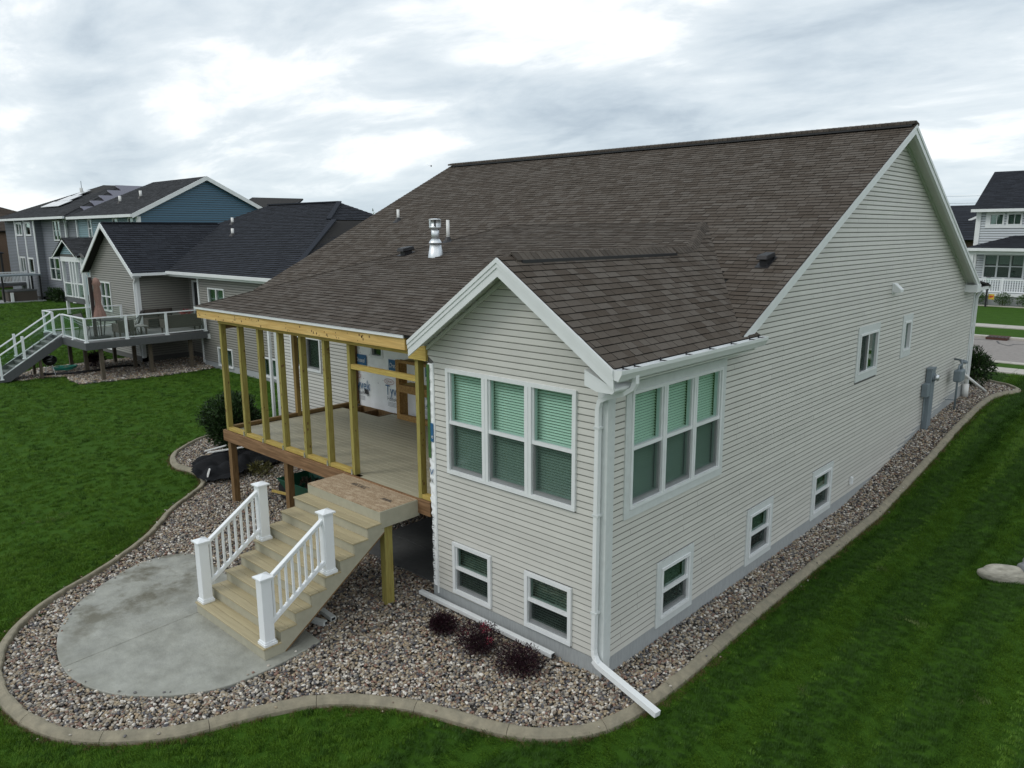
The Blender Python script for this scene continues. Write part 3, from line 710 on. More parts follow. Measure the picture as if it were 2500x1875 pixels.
# corner posts, frieze, starter trims
cpost = MB().tbox(GT, -.13, .026, .10, 4.12, -.02, .026).tbox(RT, -.02, .13, .10, 4.12, -.02, .0255)
cpost.tbox(GT, -.145, -.132, .12, 4.1, .0, .02); cpost.tbox(RT, .132, .148, .22, 4.1, .0, .02)
obj('corner_post', cpost, M['trimgrey'], house, bevel=.004)
obj('corner_post', MB().tbox(RT, YF-.06, YF+.09, 1.2, 4.1, -.02, .03), M['trimgrey'], house)
obj('corner_post', MB().box(-14.50, -14.36, 3.58, 3.75, .3, 4.2), M['trimgrey'], house)
obj('trim_strip', MB().tbox(GT, -3.385, -3.355, .12, 4.03, 0, .022), M['white'], house)      # J channel at the cut siding
# windows
window(house, GT, *opsG[0], cols=3, meet=3.135, blinds=(1, 2, 3), frame=.058, mull=.125)
window(house, GT, *opsG[1], cols=1, meet=.72, blinds=(1,), frame=.06, tilt=.25, glassm=M['glass_dark'])
window(house, GT, *opsG[2], cols=1, meet=.71, blinds=(1,), frame=.06, tilt=.25, glassm=M['glass_dark'])
window(house, RT, *opsR[0], cols=3, meet=3.16, blinds=(1, 2, 3), trim=.125, frame=.045, mull=.10)
for k in (1, 2, 3): window(house, RT, *opsR[k], cols=1, meet=.73, blinds=(1,), trim=.115, frame=.045, tilt=.3, glassm=M['glass_dark'], blind_top_only=(k == 2))
window(house, RT, *opsR[4], cols=1, slider=True, blinds=(1,), trim=.115, trim_tb=.16, frame=.045, glassm=M['glass_dark'])
window(house, RT, *opsR[5], cols=1, blinds=(), trim=.14, trim_tb=.16, frame=.05, glassm=M['glass_dark'])
window(house, LT, OPL[0], OPL[1], OPL[2], OPL[3], cols=2, meet=3.2, blinds=(1, 2), frame=.06, glassm=M['glass_dark'])
window(house, BT, *OPB, cols=1, blinds=(), frame=.07, glassm=M['glass_dark'])

# ---- roof
roof_m = MB()
main_poly = [(-14.5, 3.05, zmain(3.05)), (.315, 3.05, zmain(3.05)), (.315, yr, zR), (-14.5, yr, zR)]
back_poly = [(-14.5, yr, zR), (.315, yr, zR), (.315, 18.42, zmain(18.42)), (-14.5, 18.42, zmain(18.42))]
yj = 6.587; zj = zporch(yj)
xh = -xa-(zj-zr)/pb; xh2 = -7.807
porch_poly = [(-11.29, -.14, zporch(-.14)), (-3.56, -.14, zporch(-.14)), (-xa, 4.73, zr), (xh, yj, zj), (xh2, yj, zj)]
EO = -.375
bumpR = [(.345, EO, zbump(.345)), (.345, 3.60, zbump(.345)), (.05, 3.60, zbump(.05)), (.05, 3.42, zbump(.05)), (xh, yj, zj), (-xa, 4.73, zr), (-xa, EO, zr)]
bumpL = [(-3.56, EO, zbump(-3.56)), (-xa, EO, zr), (-xa, 4.73, zr), (-3.56, -.14, zbump(-3.56))]
leftP = [(-11.29, -.14, zporch(-.14)), (xh2, yj, zj), (-11.29, 3.0, zporch(-.14))]
for pl in (main_poly, back_poly, porch_poly, bumpR, bumpL, leftP): slab_poly(roof_m, pl, .03)
# street-side eave return at the far end of the gable
ret = [(-.3, 18.3, zmain(18.3)-.02), (.34, 18.3, zmain(18.3)-.02), (.34, 19.72, 4.36), (-.3, 19.72, 4.36)]; slab_poly(roof_m, ret, .03)
roof = obj('roof', roof_m, M['roofbase'], house)
def under_porch(p): return (-11.2 < p.x < -xa-max(0, p.y-4.73)*.394 and p.y < 6.3 and zporch(p.y) > p.z+.06 and p.x > -11.29+(p.y+.14)*.518+.1) or (p.x > -3.5+.0 and p.x < .0 and p.y < 6.3 and zbump(p.x) > p.z+.06)
sh = shingles(main_poly, (1, 0, 0), skip=under_porch) + shingles(porch_poly, (1, 0, 0)) + shingles(bumpL, (0, 1, 0))
shR = shingles([bumpR[0], (.345, 2.99, zbump(.345)), (xh, yj, zj), (-xa, 4.73, zr), (-xa, EO, zr)], (0, 1, 0)) + shingles([(.345, 2.99, zbump(.345)), (.345, 3.60, zbump(.345)), (.03, 3.55, zbump(.03)), (.03, 3.42, zbump(.03))], (0, 1, 0)) + shingles(ret, (1, 0, 0))
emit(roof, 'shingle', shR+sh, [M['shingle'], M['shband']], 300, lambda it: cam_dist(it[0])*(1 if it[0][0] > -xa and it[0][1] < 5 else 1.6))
# ridges: caps along the small gable ridge, the hip above it, and vent strips
def caps(p0, p1, dl, dr, w=.15, step=.125, lift=.018):
    p0, p1 = Vector(p0), Vector(p1); n = int((p1-p0).length/step); d = (p1-p0).normalized()
    for i in range(n):
        a = p0+d*step*i; b = a+d*step*1.12; mb = MB(); rn = random.random(); l0, l1 = lift+.012, lift
        A = [a+Vector(dl)*w+Vector((0, 0, l0-.012)), a+Vector((0, 0, l0+.012)), a+Vector(dr)*w+Vector((0, 0, l0-.012))]; B = [b+Vector(dl)*w+Vector((0, 0, l1-.012)), b+Vector((0, 0, l1+.012)), b+Vector(dr)*w+Vector((0, 0, l1-.012))]
        dn = Vector((0, 0, -.03))
        for k in (0, 1): mb.poly8([A[k]+dn, A[k+1]+dn, B[k+1]+dn, B[k]+dn, A[k], A[k+1], B[k+1], B[k]], rn)
        obj('ridge_cap', mb, M['ridge'], roof)
cl_, cr2 = Vector((-1, 0, -pb)).normalized(), Vector((1, 0, -pb)).normalized()
caps((-xa, EO+.28, zr+.018), (-xa, 4.1, zr+.018), cl_, cr2, w=.135, lift=.016)
caps((-xa, 4.1, zr+.02), (-xa-.03, 4.75, zr+.02), cl_, cr2, w=.135, lift=.012)
caps((-xa-.02, 4.76, zr+.015), (xh, yj-.1, zj+.015), Vector((-1, .1, 0)).normalized()*.9, cr2, w=.135, lift=.008)
rv = MB().beam((-xa+.135, EO+.35, zr-.068), (-xa+.135, 4.0, zr-.068), .03, .045).beam((-xa-.135, EO+.35, zr-.068), (-xa-.135, 4.0, zr-.068), .03, .045)
obj('ridge_vent', rv, M['black'], roof)
rv = MB().beam((-14.2, yr-.20, zR-.03), (.25, yr-.20, zR-.03), .05, .07).beam((-14.2, yr+.20, zR-.03), (.25, yr+.20, zR-.03), .05, .07)
obj('ridge_vent', rv, M['black'], roof)
rc = MB(); 
for k in range(116): x = -14.45+k*.127; rc.poly8([(x, yr-.23, zR-.02), (x+.135, yr-.23, zR-.025), (x+.135, yr, zR+.035), (x, yr, zR+.05), (x, yr-.23, zR+.03), (x+.135, yr-.23, zR+.024), (x+.135, yr, zR+.072), (x, yr, zR+.078)], random.random())
for k in range(116): x = -14.45+k*.127; rc.poly8([(x, yr+.23, zR-.02), (x+.135, yr+.23, zR-.025), (x+.135, yr, zR+.035), (x, yr, zR+.05), (x, yr+.23, zR+.03), (x+.135, yr+.23, zR+.024), (x+.135, yr, zR+.072), (x, yr, zR+.078)], random.random())
obj('ridge_cap_row', rc, M['ridge'], roof, kind='stuff')
# valley and hip shadow lines
hp = MB().beam((-11.27, -.12, zporch(-.12)+.012), (xh2, yj, zj+.012), .05, .016)
obj('hip_edge', hp, M['ridge'], roof)
# ---- rakes, fascias, soffits of the small gable
def rake(parent, x0, z0, x1, z1, y, tiers):
    for (top, bot, t0, t1) in tiers:
        obj('rake_board', MB().prism([(x0, y-t0, z0-top), (x1, y-t0, z1-top), (x1, y-t0, z1-bot), (x0, y-t0, z0-bot)], (0, t0+t1, 0)), M['white'], parent)
zl = zbump(.345)
for s_ in (1, -1):
    xe = -xa+s_*(.345+xa)
    rake(house, -xa, zr-.008, xe, zl-.008, EO, [(0, .065, .030, .02), (.065, .13, .018, .02), (.13, .25, .006, .02)])
sof = MB()
for s_ in (1, -1):
    xe = -xa+s_*(.345+xa)
    sof.prism([(-xa, EO+.02, zr-.29), (xe, EO+.02, zl-.29), (xe, -.002, zl-.29), (-xa, -.002, zr-.29)], (0, 0, .02)) if False else sof.prism([(-xa, EO+.015, zr-.13), (xe, EO+.015, zl-.13), (xe, .0, zl-.13), (-xa, .0, zr-.13)], (0, 0, .02))
obj('soffit', sof, M['soffit'], house)
jt = MB()
for s_ in (1, -1):
    xe = -xa+s_*(.26+xa) if s_ > 0 else -3.5
    jt.beam((-xa, -.022, zr-.19), (xe, -.022, zr-.19-pb*abs(xe+xa)), .03, .05, up=(0, 0, 1))
obj('gable_trim', jt, M['soffit'], house)
for k in range(9):
    x = -xa-.22*k-.1; zz = zr-.155-pb*abs(x+xa)
    obj('soffit_joint', MB().beam((x, EO+.03, zz), (x, -.01, zz), .012, .008), M['trimgrey'], house)
# eave return box + fascia + right eave
obj('eave_return', MB().prism([(-.13, EO+.04, 4.36), (.33, EO+.04, 4.17), (.33, EO+.04, 4.14), (.30, EO+.04, 4.10), (.06, EO+.04, 4.10), (-.13, EO+.04, 4.16)], (0, .40, 0)), M['white'], house)
obj('fascia', MB().box(.318, .338, -.30, 3.56, 4.24, 4.40), M['white'], house)
obj('soffit', MB().box(.0, .318, -.0, 3.5, 4.205, 4.225), M['soffit'], house)
obj('frieze_board', MB().box(0.0, .028, .13, 3.55, 4.095, 4.205), M['trimgrey'], house)
gp = [(0, .125), (.0, .0), (.075, -.012), (.095, .03), (.12, .075), (.125, .125), (.115, .125), (.10, .08), (.012, .01), (.012, .125)]
def gutter(parent, y0, y1, x, z, name='gutter'):
    n_ = len(gp); mb = MB(); mb.v = [(x+a, y, z+b) for y in (y0, y1) for a, b in gp]
    for k in range(n_): k2 = (k+1) % n_; mb.f.append((k, k2, n_+k2, n_+k)); mb.r.append(.5); mb.m.append(0)
    mb.f.append((0, 1, 2, 3, 4, 5)); mb.f.append((n_, n_+5, n_+4, n_+3, n_+2, n_+1)); mb.r += [.5]*2; mb.m += [0]*2
    return obj(name, mb, M['white'], parent)
gut = gutter(house, -.38, 3.64, .342, 4.29)
for y in (-.2, .05, .65, 1.3, 1.95, 2.6, 3.2, 3.5): obj('gutter_hanger', MB().beam((.345, y, 4.41), (.46, y, 4.41), .02, .012).beam((.36, y, 4.40), (.36, y, 4.45), .015, .015), M['black'], gut)
dsp = MB().rtube([(.40, .02, 4.31), (.40, .02, 4.20), (.37, -.0, 4.12), (.28, -.04, 4.06), (.04, -.075, 3.98), (-.06, -.085, 3.92), (-.085, -.085, 3.82), (-.085, -.085, 2.0), (-.085, -.085, .42), (-.07, -.095, .34), (.0, -.115, .26)], .074, .06, (0, 1, .0))
ds = obj('downspout', dsp, M['white'], house)
for z in (3.55, 2.35, .95): obj('strap', MB().box(-.133, -.037, -.125, .0, z, z+.03), M['trimgrey'], ds)
ext = MB().rtube([(-.06, -.10, .275), (.02, -.115, .235), (1.06, -.27, .055)], .10, .075, (0, 1, 0)); obj('downspout_extension', ext, M['white'], house)
# main gable rakes
for s_, ye in ((-1, 3.09), (1, 18.42)):
    z1 = zmain(ye)
    for (top, bot, o1, ) in ((.012, .085, .035), (.085, .21, .018)):
        obj('rake_board', MB().prism([(.285+o1, yr, zR-top), (.285+o1, ye, z1-top), (.285+o1, ye, z1-bot), (.285+o1, yr, zR-bot)], (-.05-o1, 0, 0)), M['white'], house)
    obj('soffit', MB().prism([(.005, yr, zR-.16), (.30, yr, zR-.16), (.30, ye, z1-.16), (.005, ye, z1-.16)], (0, 0, .02)), M['soffit'], house)
    obj('gable_trim', MB().beam((.02, yr, zR-.185), (.02, ye+.25*(-s_), z1-.185+.25*pm), .04, .05), M['soffit'], house)
    rk = MB().prism([(-14.5, yr, zR-.035), (-14.5, ye, z1-.035), (-14.5, ye, z1-.2), (-14.5, yr, zR-.2)], (.04, 0, 0)); obj('rake_board', rk, M['white'], house)
obj('eave_return', MB().box(-.02, .33, 18.0, 18.5, 4.22, 4.44).box(-.02, .31, 18.5, 19.68, 4.24, 4.34), M['white'], house)
gutter(house, 19.70, 19.71, .0, 4.2) if False else obj('gutter', MB().box(-.6, .36, 19.72, 19.84, 4.24, 4.35), M['white'], house)
obj('downspout', MB().rtube([(.1, 19.78, 4.25), (.1, 19.7, 4.12), (.07, 19.42, 4.0), (.07, 19.40, 3.9), (.07, 19.40, 1.2)], .07, .055, (1, 0, 0)), M['white'], house)
obj('fascia', MB().box(-14.46, -11.2, 3.02, 3.06, 4.24, 4.45), M['white'], house)
obj('downspout', MB().rtube([(-14.62, 3.45, 4.3), (-14.62, 3.50, 3.9), (-14.62, 3.50, .2)], .09, .07, (1, 0, 0)).rtube([(-14.62, 3.45, .25), (-14.9, 3.3, .12), (-15.5, 3.1, .08)], .09, .07, (0, 1, 0)), M['white'], house)

# ---- exposed house wrap at the porch
def wrapped():
    mb = MB(); nx, nz = 90, 30; x0, x1, z0, z1 = -10.70, -3.62, 1.64, 4.35
    for j in range(nz+1):
        for i in range(nx+1):
            x = x0+(x1-x0)*i/nx; z = z0+(z1-z0)*j/nz
            w = .012*math.sin(x*3.1+z*1.7)+.012*math.sin(x*9-z*4)*max(0, 1-(z-1.64)/.9)+.008*math.sin((x+10.5)*26)*max(0, 1-abs(x+10.45)/.5)
            mb.v.append((x, D-.03-abs(w), z))
    for j in range(nz):
        for i in range(nx):
            x = x0+(x1-x0)*(i+.5)/nx; z = z0+(z1-z0)*(j+.5)/nz
            if OPB[0] < x < OPB[1] and OPB[2] < z < OPB[3]: continue
            mb.f.append((j*(nx+1)+i, j*(nx+1)+i+1, (j+1)*(nx+1)+i+1, (j+1)*(nx+1)+i)); mb.r.append(.5); mb.m.append(0)
    return mb
wrap = obj('house_wrap', wrapped(), M['tyvek'], house, smooth=True)
for (x0, x1, z0, z1) in ((-10.60, -10.12, 2.72, 2.99), (-9.22, -8.74, 2.72, 2.99), (-7.84, -7.36, 2.72, 2.99)):
    flat(BT, [(x0, z0), (x1, z0), (x1, z1), (x0, z1)], .062, M['ink_blue'], wrap)
    text('Drexel', .17, BT, x0+.02, z0+.07, .066, M['ink_white'], wrap, .8, shear=.35)
for x0 in (-10.74, -9.38, -8.02):
    text('Tyvek', .37, BT, x0, 2.08, .062, M['ink_blue'], wrap, .80)
    text('HomeWrap', .155, BT, x0+.06, 1.94, .062, M['ink_grey'], wrap, .80)
    ring = MB(); cx_, cz_ = x0+.16, 2.42
    for k in range(24):
        a, b = 2*math.pi*k/24, 2*math.pi*(k+1)/24
        ring.face([BT(cx_+.20*math.cos(a), cz_+.075*math.sin(a), .062), BT(cx_+.20*math.cos(b), cz_+.075*math.sin(b), .062), BT(cx_+.185*math.cos(b), cz_+.064*math.sin(b), .062), BT(cx_+.185*math.cos(a), cz_+.064*math.sin(a), .062)])
    obj('print_ring', ring, M['ink_red'], wrap)
    text('DUPONT', .085, BT, cx_, cz_-.03, .062, M['ink_red'], wrap, .80, align='CENTER')
    for q in range(4): flat(BT, [(x0+.08, 1.90-q*.03), (x0+.5, 1.90-q*.03), (x0+.5, 1.892-q*.03), (x0+.08, 1.892-q*.03)], .062, M['ink_grey'], wrap)
flat(BT, [(-10.25, 1.98), (-10.11, 1.97), (-10.13, 2.1), (-10.26, 2.1)], .066, M['ink_black'], wrap, 'torn_hole')
for k in range(46):
    x, z = random.uniform(-10.6, -3.8), random.uniform(1.75, 3.9); flat(BT, [(x, z), (x+.018, z), (x+.018, z+.02), (x, z+.02)], .064, M['ink_black'], wrap, 'cap_nail')
# strip of wrap and green sheathing at the cut siding on the small gable's left corner
stp = MB(); prev = None; zz = 4.0
for k in range(61):
    z = 4.02-k*(4.02-.24)/60; xl = -3.5+(.0 if z > 2.5 else .012*math.sin(k*1.7)+.010*math.sin(k*3.1)+.02*(1 if z < 1.6 else 0)); cur = ((xl, -.012-.008*abs(math.sin(k*1.3)), z), (-3.43, -.016-.012*math.sin(k*2.1)*.5, z), (-3.372, -.014, z))
    if prev:
        for q in (0, 1): stp.face([prev[q], cur[q], cur[q+1], prev[q+1]])
    prev = cur
strip = obj('house_wrap', stp, M['tyvek'], house)
M['green_sheath'] = mat('green_sheathing', (0.05, 0.125, 0.03), 0.6, var=.2)
obj('sheathing_strip', MB().box(-3.512, -3.452, -.034, -.026, 2.46, 4.0), M['green_sheath'], house)
flat(GT, [(-3.45, 2.74), (-3.38, 2.74), (-3.38, 3.05), (-3.45, 3.05)], .032, M['ink_blue'], strip)
text('V', .17, GT, -3.50, 2.17, .034, M['ink_blue'], strip, 1.0); text('eV', .12, GT, -3.515, 2.04, .034, M['ink_grey'], strip, .8); text('e', .10, GT, -3.43, 2.8, .036, M['ink_white'], strip)
for k in range(26): z = .35+k*.045; flat(GT, [(-3.47, z), (-3.44+.02*math.sin(k*2.2), z+.01), (-3.43, z+.028), (-3.468, z+.012)], .0335, M['ink_grey'], strip)

# ---- roof fittings (things of their own)
def on_roof(name, label, cat, loc, group=None): return thing(name, label, cat, loc, group)
def pipe_vent(x, y, z, h, label):
    t = thing('vent_pipe', label, 'vent pipe', (x, y, z), 'white vent pipes on the brown roof')
    obj('pipe', MB().tube([(x, y, z-.05), (x, y, z+h)], .042, 12), M['pvc'], t, True)
    obj('flashing', MB().lathe((x, y, z-.03), [(.17, -.03), (.09, .04), (.055, .12)], 12), M['black'], t)
pipe_vent(-12.75, 6.94, 6.39, .33, 'short white vent pipe high on the brown roof, left of the metal flue')
pipe_vent(-8.55, 5.1, zporch(5.1)+.02, .50, 'tall white vent pipe standing right of the metal flue on the brown roof')
fx, fy = -7.72, 3.95; fz = zporch(fy)
t = thing('flue', 'shiny galvanised metal chimney flue with round cap and flared base on the brown roof', 'chimney flue', (fx, fy, fz))
obj('flashing_cone', MB().lathe((fx, fy, fz-.03), [(.185, -.06), (.18, .0), (.125, .30)], 20), M['steel'], t, True)
obj('storm_collar', MB().lathe((fx, fy, fz), [(.155, .28), (.152, .30), (.095, .38)], 20), M['steel'], t, True)
obj('pipe', MB().tube([(fx, fy, fz+.32), (fx, fy, fz+.64)], .092, 20), M['steel'], t, True)
cap_ = obj('cap', MB().lathe((fx, fy, fz), [(.09, .60), (.132, .61), (.138, .64), (.138, .66), (.118, .665), (.118, .80), (.140, .805), (.140, .825), (.02, .84)], 20), M['steel'], t, True)
for k in range(6):
    a = k*math.pi/3+.3; obj('cap_vane', MB().beam((fx+.130*math.cos(a), fy+.130*math.sin(a), fz+.65), (fx+.130*math.cos(a), fy+.130*math.sin(a), fz+.81), .012, .05), M['black'] if k % 2 else M['steel'], cap_)
def box_vent(x, y, z, sl, w, label):
    t = thing('roof_vent', label, 'roof vent', (x, y, z), 'black box vents on the brown roof')
    obj('base', MB().poly8([(x-w*.6, y-.16, z-.16*sl+.006), (x+w*.6, y-.16, z-.16*sl+.006), (x+w*.6, y+.2, z+.2*sl+.006), (x-w*.6, y+.2, z+.2*sl+.006), (x-w*.6, y-.16, z-.16*sl+.02), (x+w*.6, y-.16, z-.16*sl+.02), (x+w*.6, y+.2, z+.2*sl+.02), (x-w*.6, y+.2, z+.2*sl+.02)]), M['black'], t)
    obj('neck', MB().box(x-w*.35, x+w*.35, y-.08, y+.14, z-.02, z+.12), M['black'], t)
    obj('hood', MB().poly8([(x-w*.5, y-.17, z+.07), (x+w*.5, y-.17, z+.07), (x+w*.5, y+.2, z+.12), (x-w*.5, y+.2, z+.12), (x-w*.46, y-.15, z+.15), (x+w*.46, y-.15, z+.15), (x+w*.44, y+.18, z+.20), (x-w*.44, y+.18, z+.20)]), M['black'], t, bevel=.012)
box_vent(-8.85, 3.98, zporch(3.98), 0.265, .24, 'black box vent left of the metal flue low on the brown roof')
box_vent(-.34, 5.11, zmain(5.11), pm, .20, 'black box vent near the right rake of the brown roof')

# ================================================================== PORCH FRAME, DECK, STAIRS
ZD = 1.67
porch = thing('porch_frame', 'unfinished timber porch frame of greenish studs under a pale header beam', 'porch frame', (-7, 0, ZD))
sx_ = [-10.55, -9.74, -8.93, -8.13, -7.33, -6.53, -5.74, -3.86]
for x in sx_: obj('stud', MB().box(x, x+.085, .02, .14, ZD if x > -4 else ZD+.0, 4.10), M['treated_z'], porch, bevel=.004)
for a, b in zip(sx_[:6]+[sx_[7]], sx_[1:7]+[-3.50]):
    obj('bottom_plate', MB().box(a+.088, b-.003, .022, .135, ZD+.004, ZD+.078), M['treated_x'], porch, bevel=.004)
for x in sx_[1:7]: obj('bracket', MB().box(x-.012, x-.003, .0, .05, ZD-.02, ZD+.10).box(x-.004, x+.02, .0, .016, ZD-.03, ZD+.06), M['steel'], porch)
kx = MB()
for x in sx_:
    for _ in range(7):
        z, r_ = random.uniform(ZD+.2, 4.0), random.choice((.007, .01, .015)); u_ = random.uniform(.2, .8)
        if random.random() < .5: kx.box(x+.085*u_-r_, x+.085*u_+r_, .0185, .02, z-r_*1.6, z+r_*1.6)
        else: kx.box(x+.085, x+.0865, .02+.12*u_-r_, .02+.12*u_+r_, z-r_*1.6, z+r_*1.6)
obj('knots', kx, M['post_z'], porch, kind='stuff')
obj('top_plate', MB().box(-10.6, -3.50, .03, .14, 4.10, 4.17), M['treated_x'], porch)
obj('header_beam', MB().box(-11.27, -8.24, -.115, -.07, 4.19, 4.385), M['fresh_x'], porch); obj('header_beam', MB().box(-8.237, -3.93, -.115, -.07, 4.19, 4.385), M['fresh_x'], porch)
obj('header_ply', MB().box(-11.2, -3.94, -.066, -.02, 4.18, 4.38), M['treated_x'], porch)
kn = MB()
for k in range(46):
    x, z = random.uniform(-11.2, -4), random.uniform(4.21, 4.36); r_ = random.choice((.008, .010, .016)); kn.box(x-r_, x+r_, -.1165, -.115, z-r_*1.5, z+r_)
obj('knots', kn, M['post_z'], porch, kind='stuff')
obj('drip_edge', MB().box(-11.31, -3.92, -.155, -.118, 4.388, 4.432).box(-11.31, -3.92, -.155, -.10, 4.428, 4.436), M['white'], porch)
obj('door_header', MB().box(-5.652, -3.862, .03, .12, 3.66, 3.745), M['treated_x'], porch, bevel=.003)
obj('side_beam', MB().box(-10.60, -10.50, .14, D-.05, 3.98, 4.17), M['treated_y'], porch)
obj('side_stud', MB().box(-10.60, -10.49, 1.82, 1.92, ZD, 3.98), M['stud_amber'], porch, bevel=.004)
obj('side_stud', MB().box(-10.60, -10.52, D-.14, D-.05, ZD, 3.98), M['post_z'], porch)
obj('side_plate', MB().box(-10.60, -10.50, .14, D-.05, ZD+.004, ZD+.08), M['treated_y'], porch, bevel=.003)
rf = MB()
for k in range(14):
    x = -11.2+.6*k
    ye = min(D, (x+11.29)/.518-.5)
    if x < -3.6 and ye > .3: rf = MB().poly8([(x, -.015, zporch(-.06)-.24), (x+.04, -.015, zporch(-.06)-.24), (x+.04, ye, zporch(ye)-.24), (x, ye, zporch(ye)-.24), (x, -.015, zporch(-.06)-.05), (x+.04, -.015, zporch(-.06)-.05), (x+.04, ye, zporch(ye)-.05), (x, ye, zporch(ye)-.05)]); obj('rafter', rf, M['treated_y'], porch)
obj('jack_beam', MB().box(-3.93, -3.5, -.05, .02, 4.05, 4.30), M['treated_x'], porch)

deck = thing('deck', 'raised deck of grey-tan boards on brown timber posts beneath the porch frame', 'deck', (-7, 1.9, 0))
nb = 25; bw = (3.50-.14)/nb
for k in range(nb):
    y0 = .142+k*bw; xr_ = -3.515; xl = -10.49
    if k >= nb-1: pass
    segs = [(xl, xr_)]
    if k % 4 == 1: segs = [(xl, -7.1), (-7.097, xr_)]
    if k % 4 == 3: segs = [(xl, -4.9), (-4.897, xr_)]
    for a, b in segs:
        if k >= nb-3: a = max(a, -8.95)
        if b > a: obj('deck_board', MB().box(a, b, y0+.003, y0+bw-.003, ZD-.03, ZD-.005+random.uniform(-.001, .001), rnd=random.random()), M['deck'], deck, bevel=.003)
obj('deck_board', MB().box(-8.95, -8.83, 2.95, 3.50, ZD-.004, ZD+.001, rnd=.8), M['deck'], deck)
obj('threshold_board', MB().box(-5.52, -3.87, .012, .139, ZD-.03, ZD-.006, rnd=.6), M['deck'], deck)
obj('rim_joist', MB().box(-10.64, -3.52, -.03, .015, 1.425, ZD+.002), M['rim_x'], deck, bevel=.004)
obj('rim_joist', MB().box(-10.64, -10.595, .018, D-.05, 1.425, ZD+.002), M['post_z'], deck)
for k in range(11): x = -10.4+.62*k; obj('joist', MB().box(x, x+.04, .018, D-.06, 1.43, ZD-.033), M['post_z'], deck)
obj('ledger', MB().box(-10.55, -3.52, D-.055, D-.02, 1.43, ZD-.03), M['post_z'], deck)
obj('carrier_beam', MB().box(-10.5, -3.6, .9, .98, 1.20, 1.425), M['post_z'], deck)
for x, y in ((-10.56, .02), (-8.17, .02), (-10.5, 2.6), (-8.17, 2.6)): obj('post', MB().box(x, x+.14, y, y+.14, -.1, 1.424), M['post_z'], deck, bevel=.006)

st = thing('staircase', 'tan composite staircase with white railings going down to the round patio', 'staircase', (-4.9, -1.5, 0))
XL, XR, Y0, RUN, RIS, ZLAND = -5.955, -3.838, -2.955, .2696, .184, 1.656
obj('landing_sheet', MB().box(XL+.005, XR-.012, -.80, .0, ZLAND-.018, ZLAND), M['osb'], st)
lm = MB()
for (x, y, w) in ((-5.35, -.30, .42), (-4.35, -.42, .30)):
    lm.box(x, x+w, y, y+.012, ZLAND, ZLAND+.0015); lm.box(x+.03, x+w+.03, y+.085, y+.097, ZLAND, ZLAND+.0015) if w > .4 else None
    q = 0
    while q < w-.03: lm.box(x+q, x+q+.02, y+.02, y+.07, ZLAND, ZLAND+.0014) if random.random() < .7 else None; q += .03
obj('stamp_print', lm, M['ink_black'], st)
obj('landing_fascia', MB().box(XR-.012, XR+.012, -.815, .0, ZLAND-.285, ZLAND-.004), M['riser'], st, bevel=.003)
obj('landing_fascia', MB().box(XL-.01, XL+.012, -.79, .0, ZLAND-.285, ZLAND-.004), M['riser'], st)
obj('landing_frame', MB().box(XL+.03, XR-.03, -.76, -.03, 1.40, ZLAND-.03), M['post_z'], st)
for k in range(1, 10):
    y = Y0+(k-1)*RUN; z = k*RIS
    if k < 9:
        d2 = RUN+.008
        for (a, b) in ((y-.022, y+d2*.5-.012), (y+d2*.5-.007, y+d2-.004)):
            obj('tread_board', MB().box(XL-.02, XR+.022, a, b, z-.026, z, rnd=random.random()), M['tread'], st, bevel=.006)
    zb = (k-1)*RIS
    obj('riser_board', MB().box(XL, XR, y, y+.014, zb+.001, z-.027 if k < 9 else z-.019), M['riser'], st)
yl = Y0+8*RUN
for x in (XR-.005, XL-.015, -4.9):
    pr_ = [(x, Y0+.002, .002), (x, Y0+.002, RIS-.027)]
    for k in range(1, 9): pr_ += [(x, Y0+k*RUN, k*RIS-.027), (x, Y0+k*RUN, (k+1)*RIS-.027)]
    pr_ = pr_[:-1]+[(x, yl, 1.37), (x, yl+.05, 1.37), (x, yl+.05, 1.30), (x, Y0+.32, .002)]
    if x == -4.9: pr_ = [(a, b+.03, c-.01 if c > .1 else c) for a, b, c in pr_]
    obj('stringer', MB().prism(pr_, (.02, 0, 0)), M['riser'], st)
obj('stringer_edge', MB().beam((XR+.006, Y0+.33, .01), (XR+.006, yl+.05, 1.295), .025, .02), M['post_z'], st)
obj('support_post', MB().box(-4.03, -3.90, -.69, -.53, -.1, 1.40), M['treated_z'], st, bevel=.005)
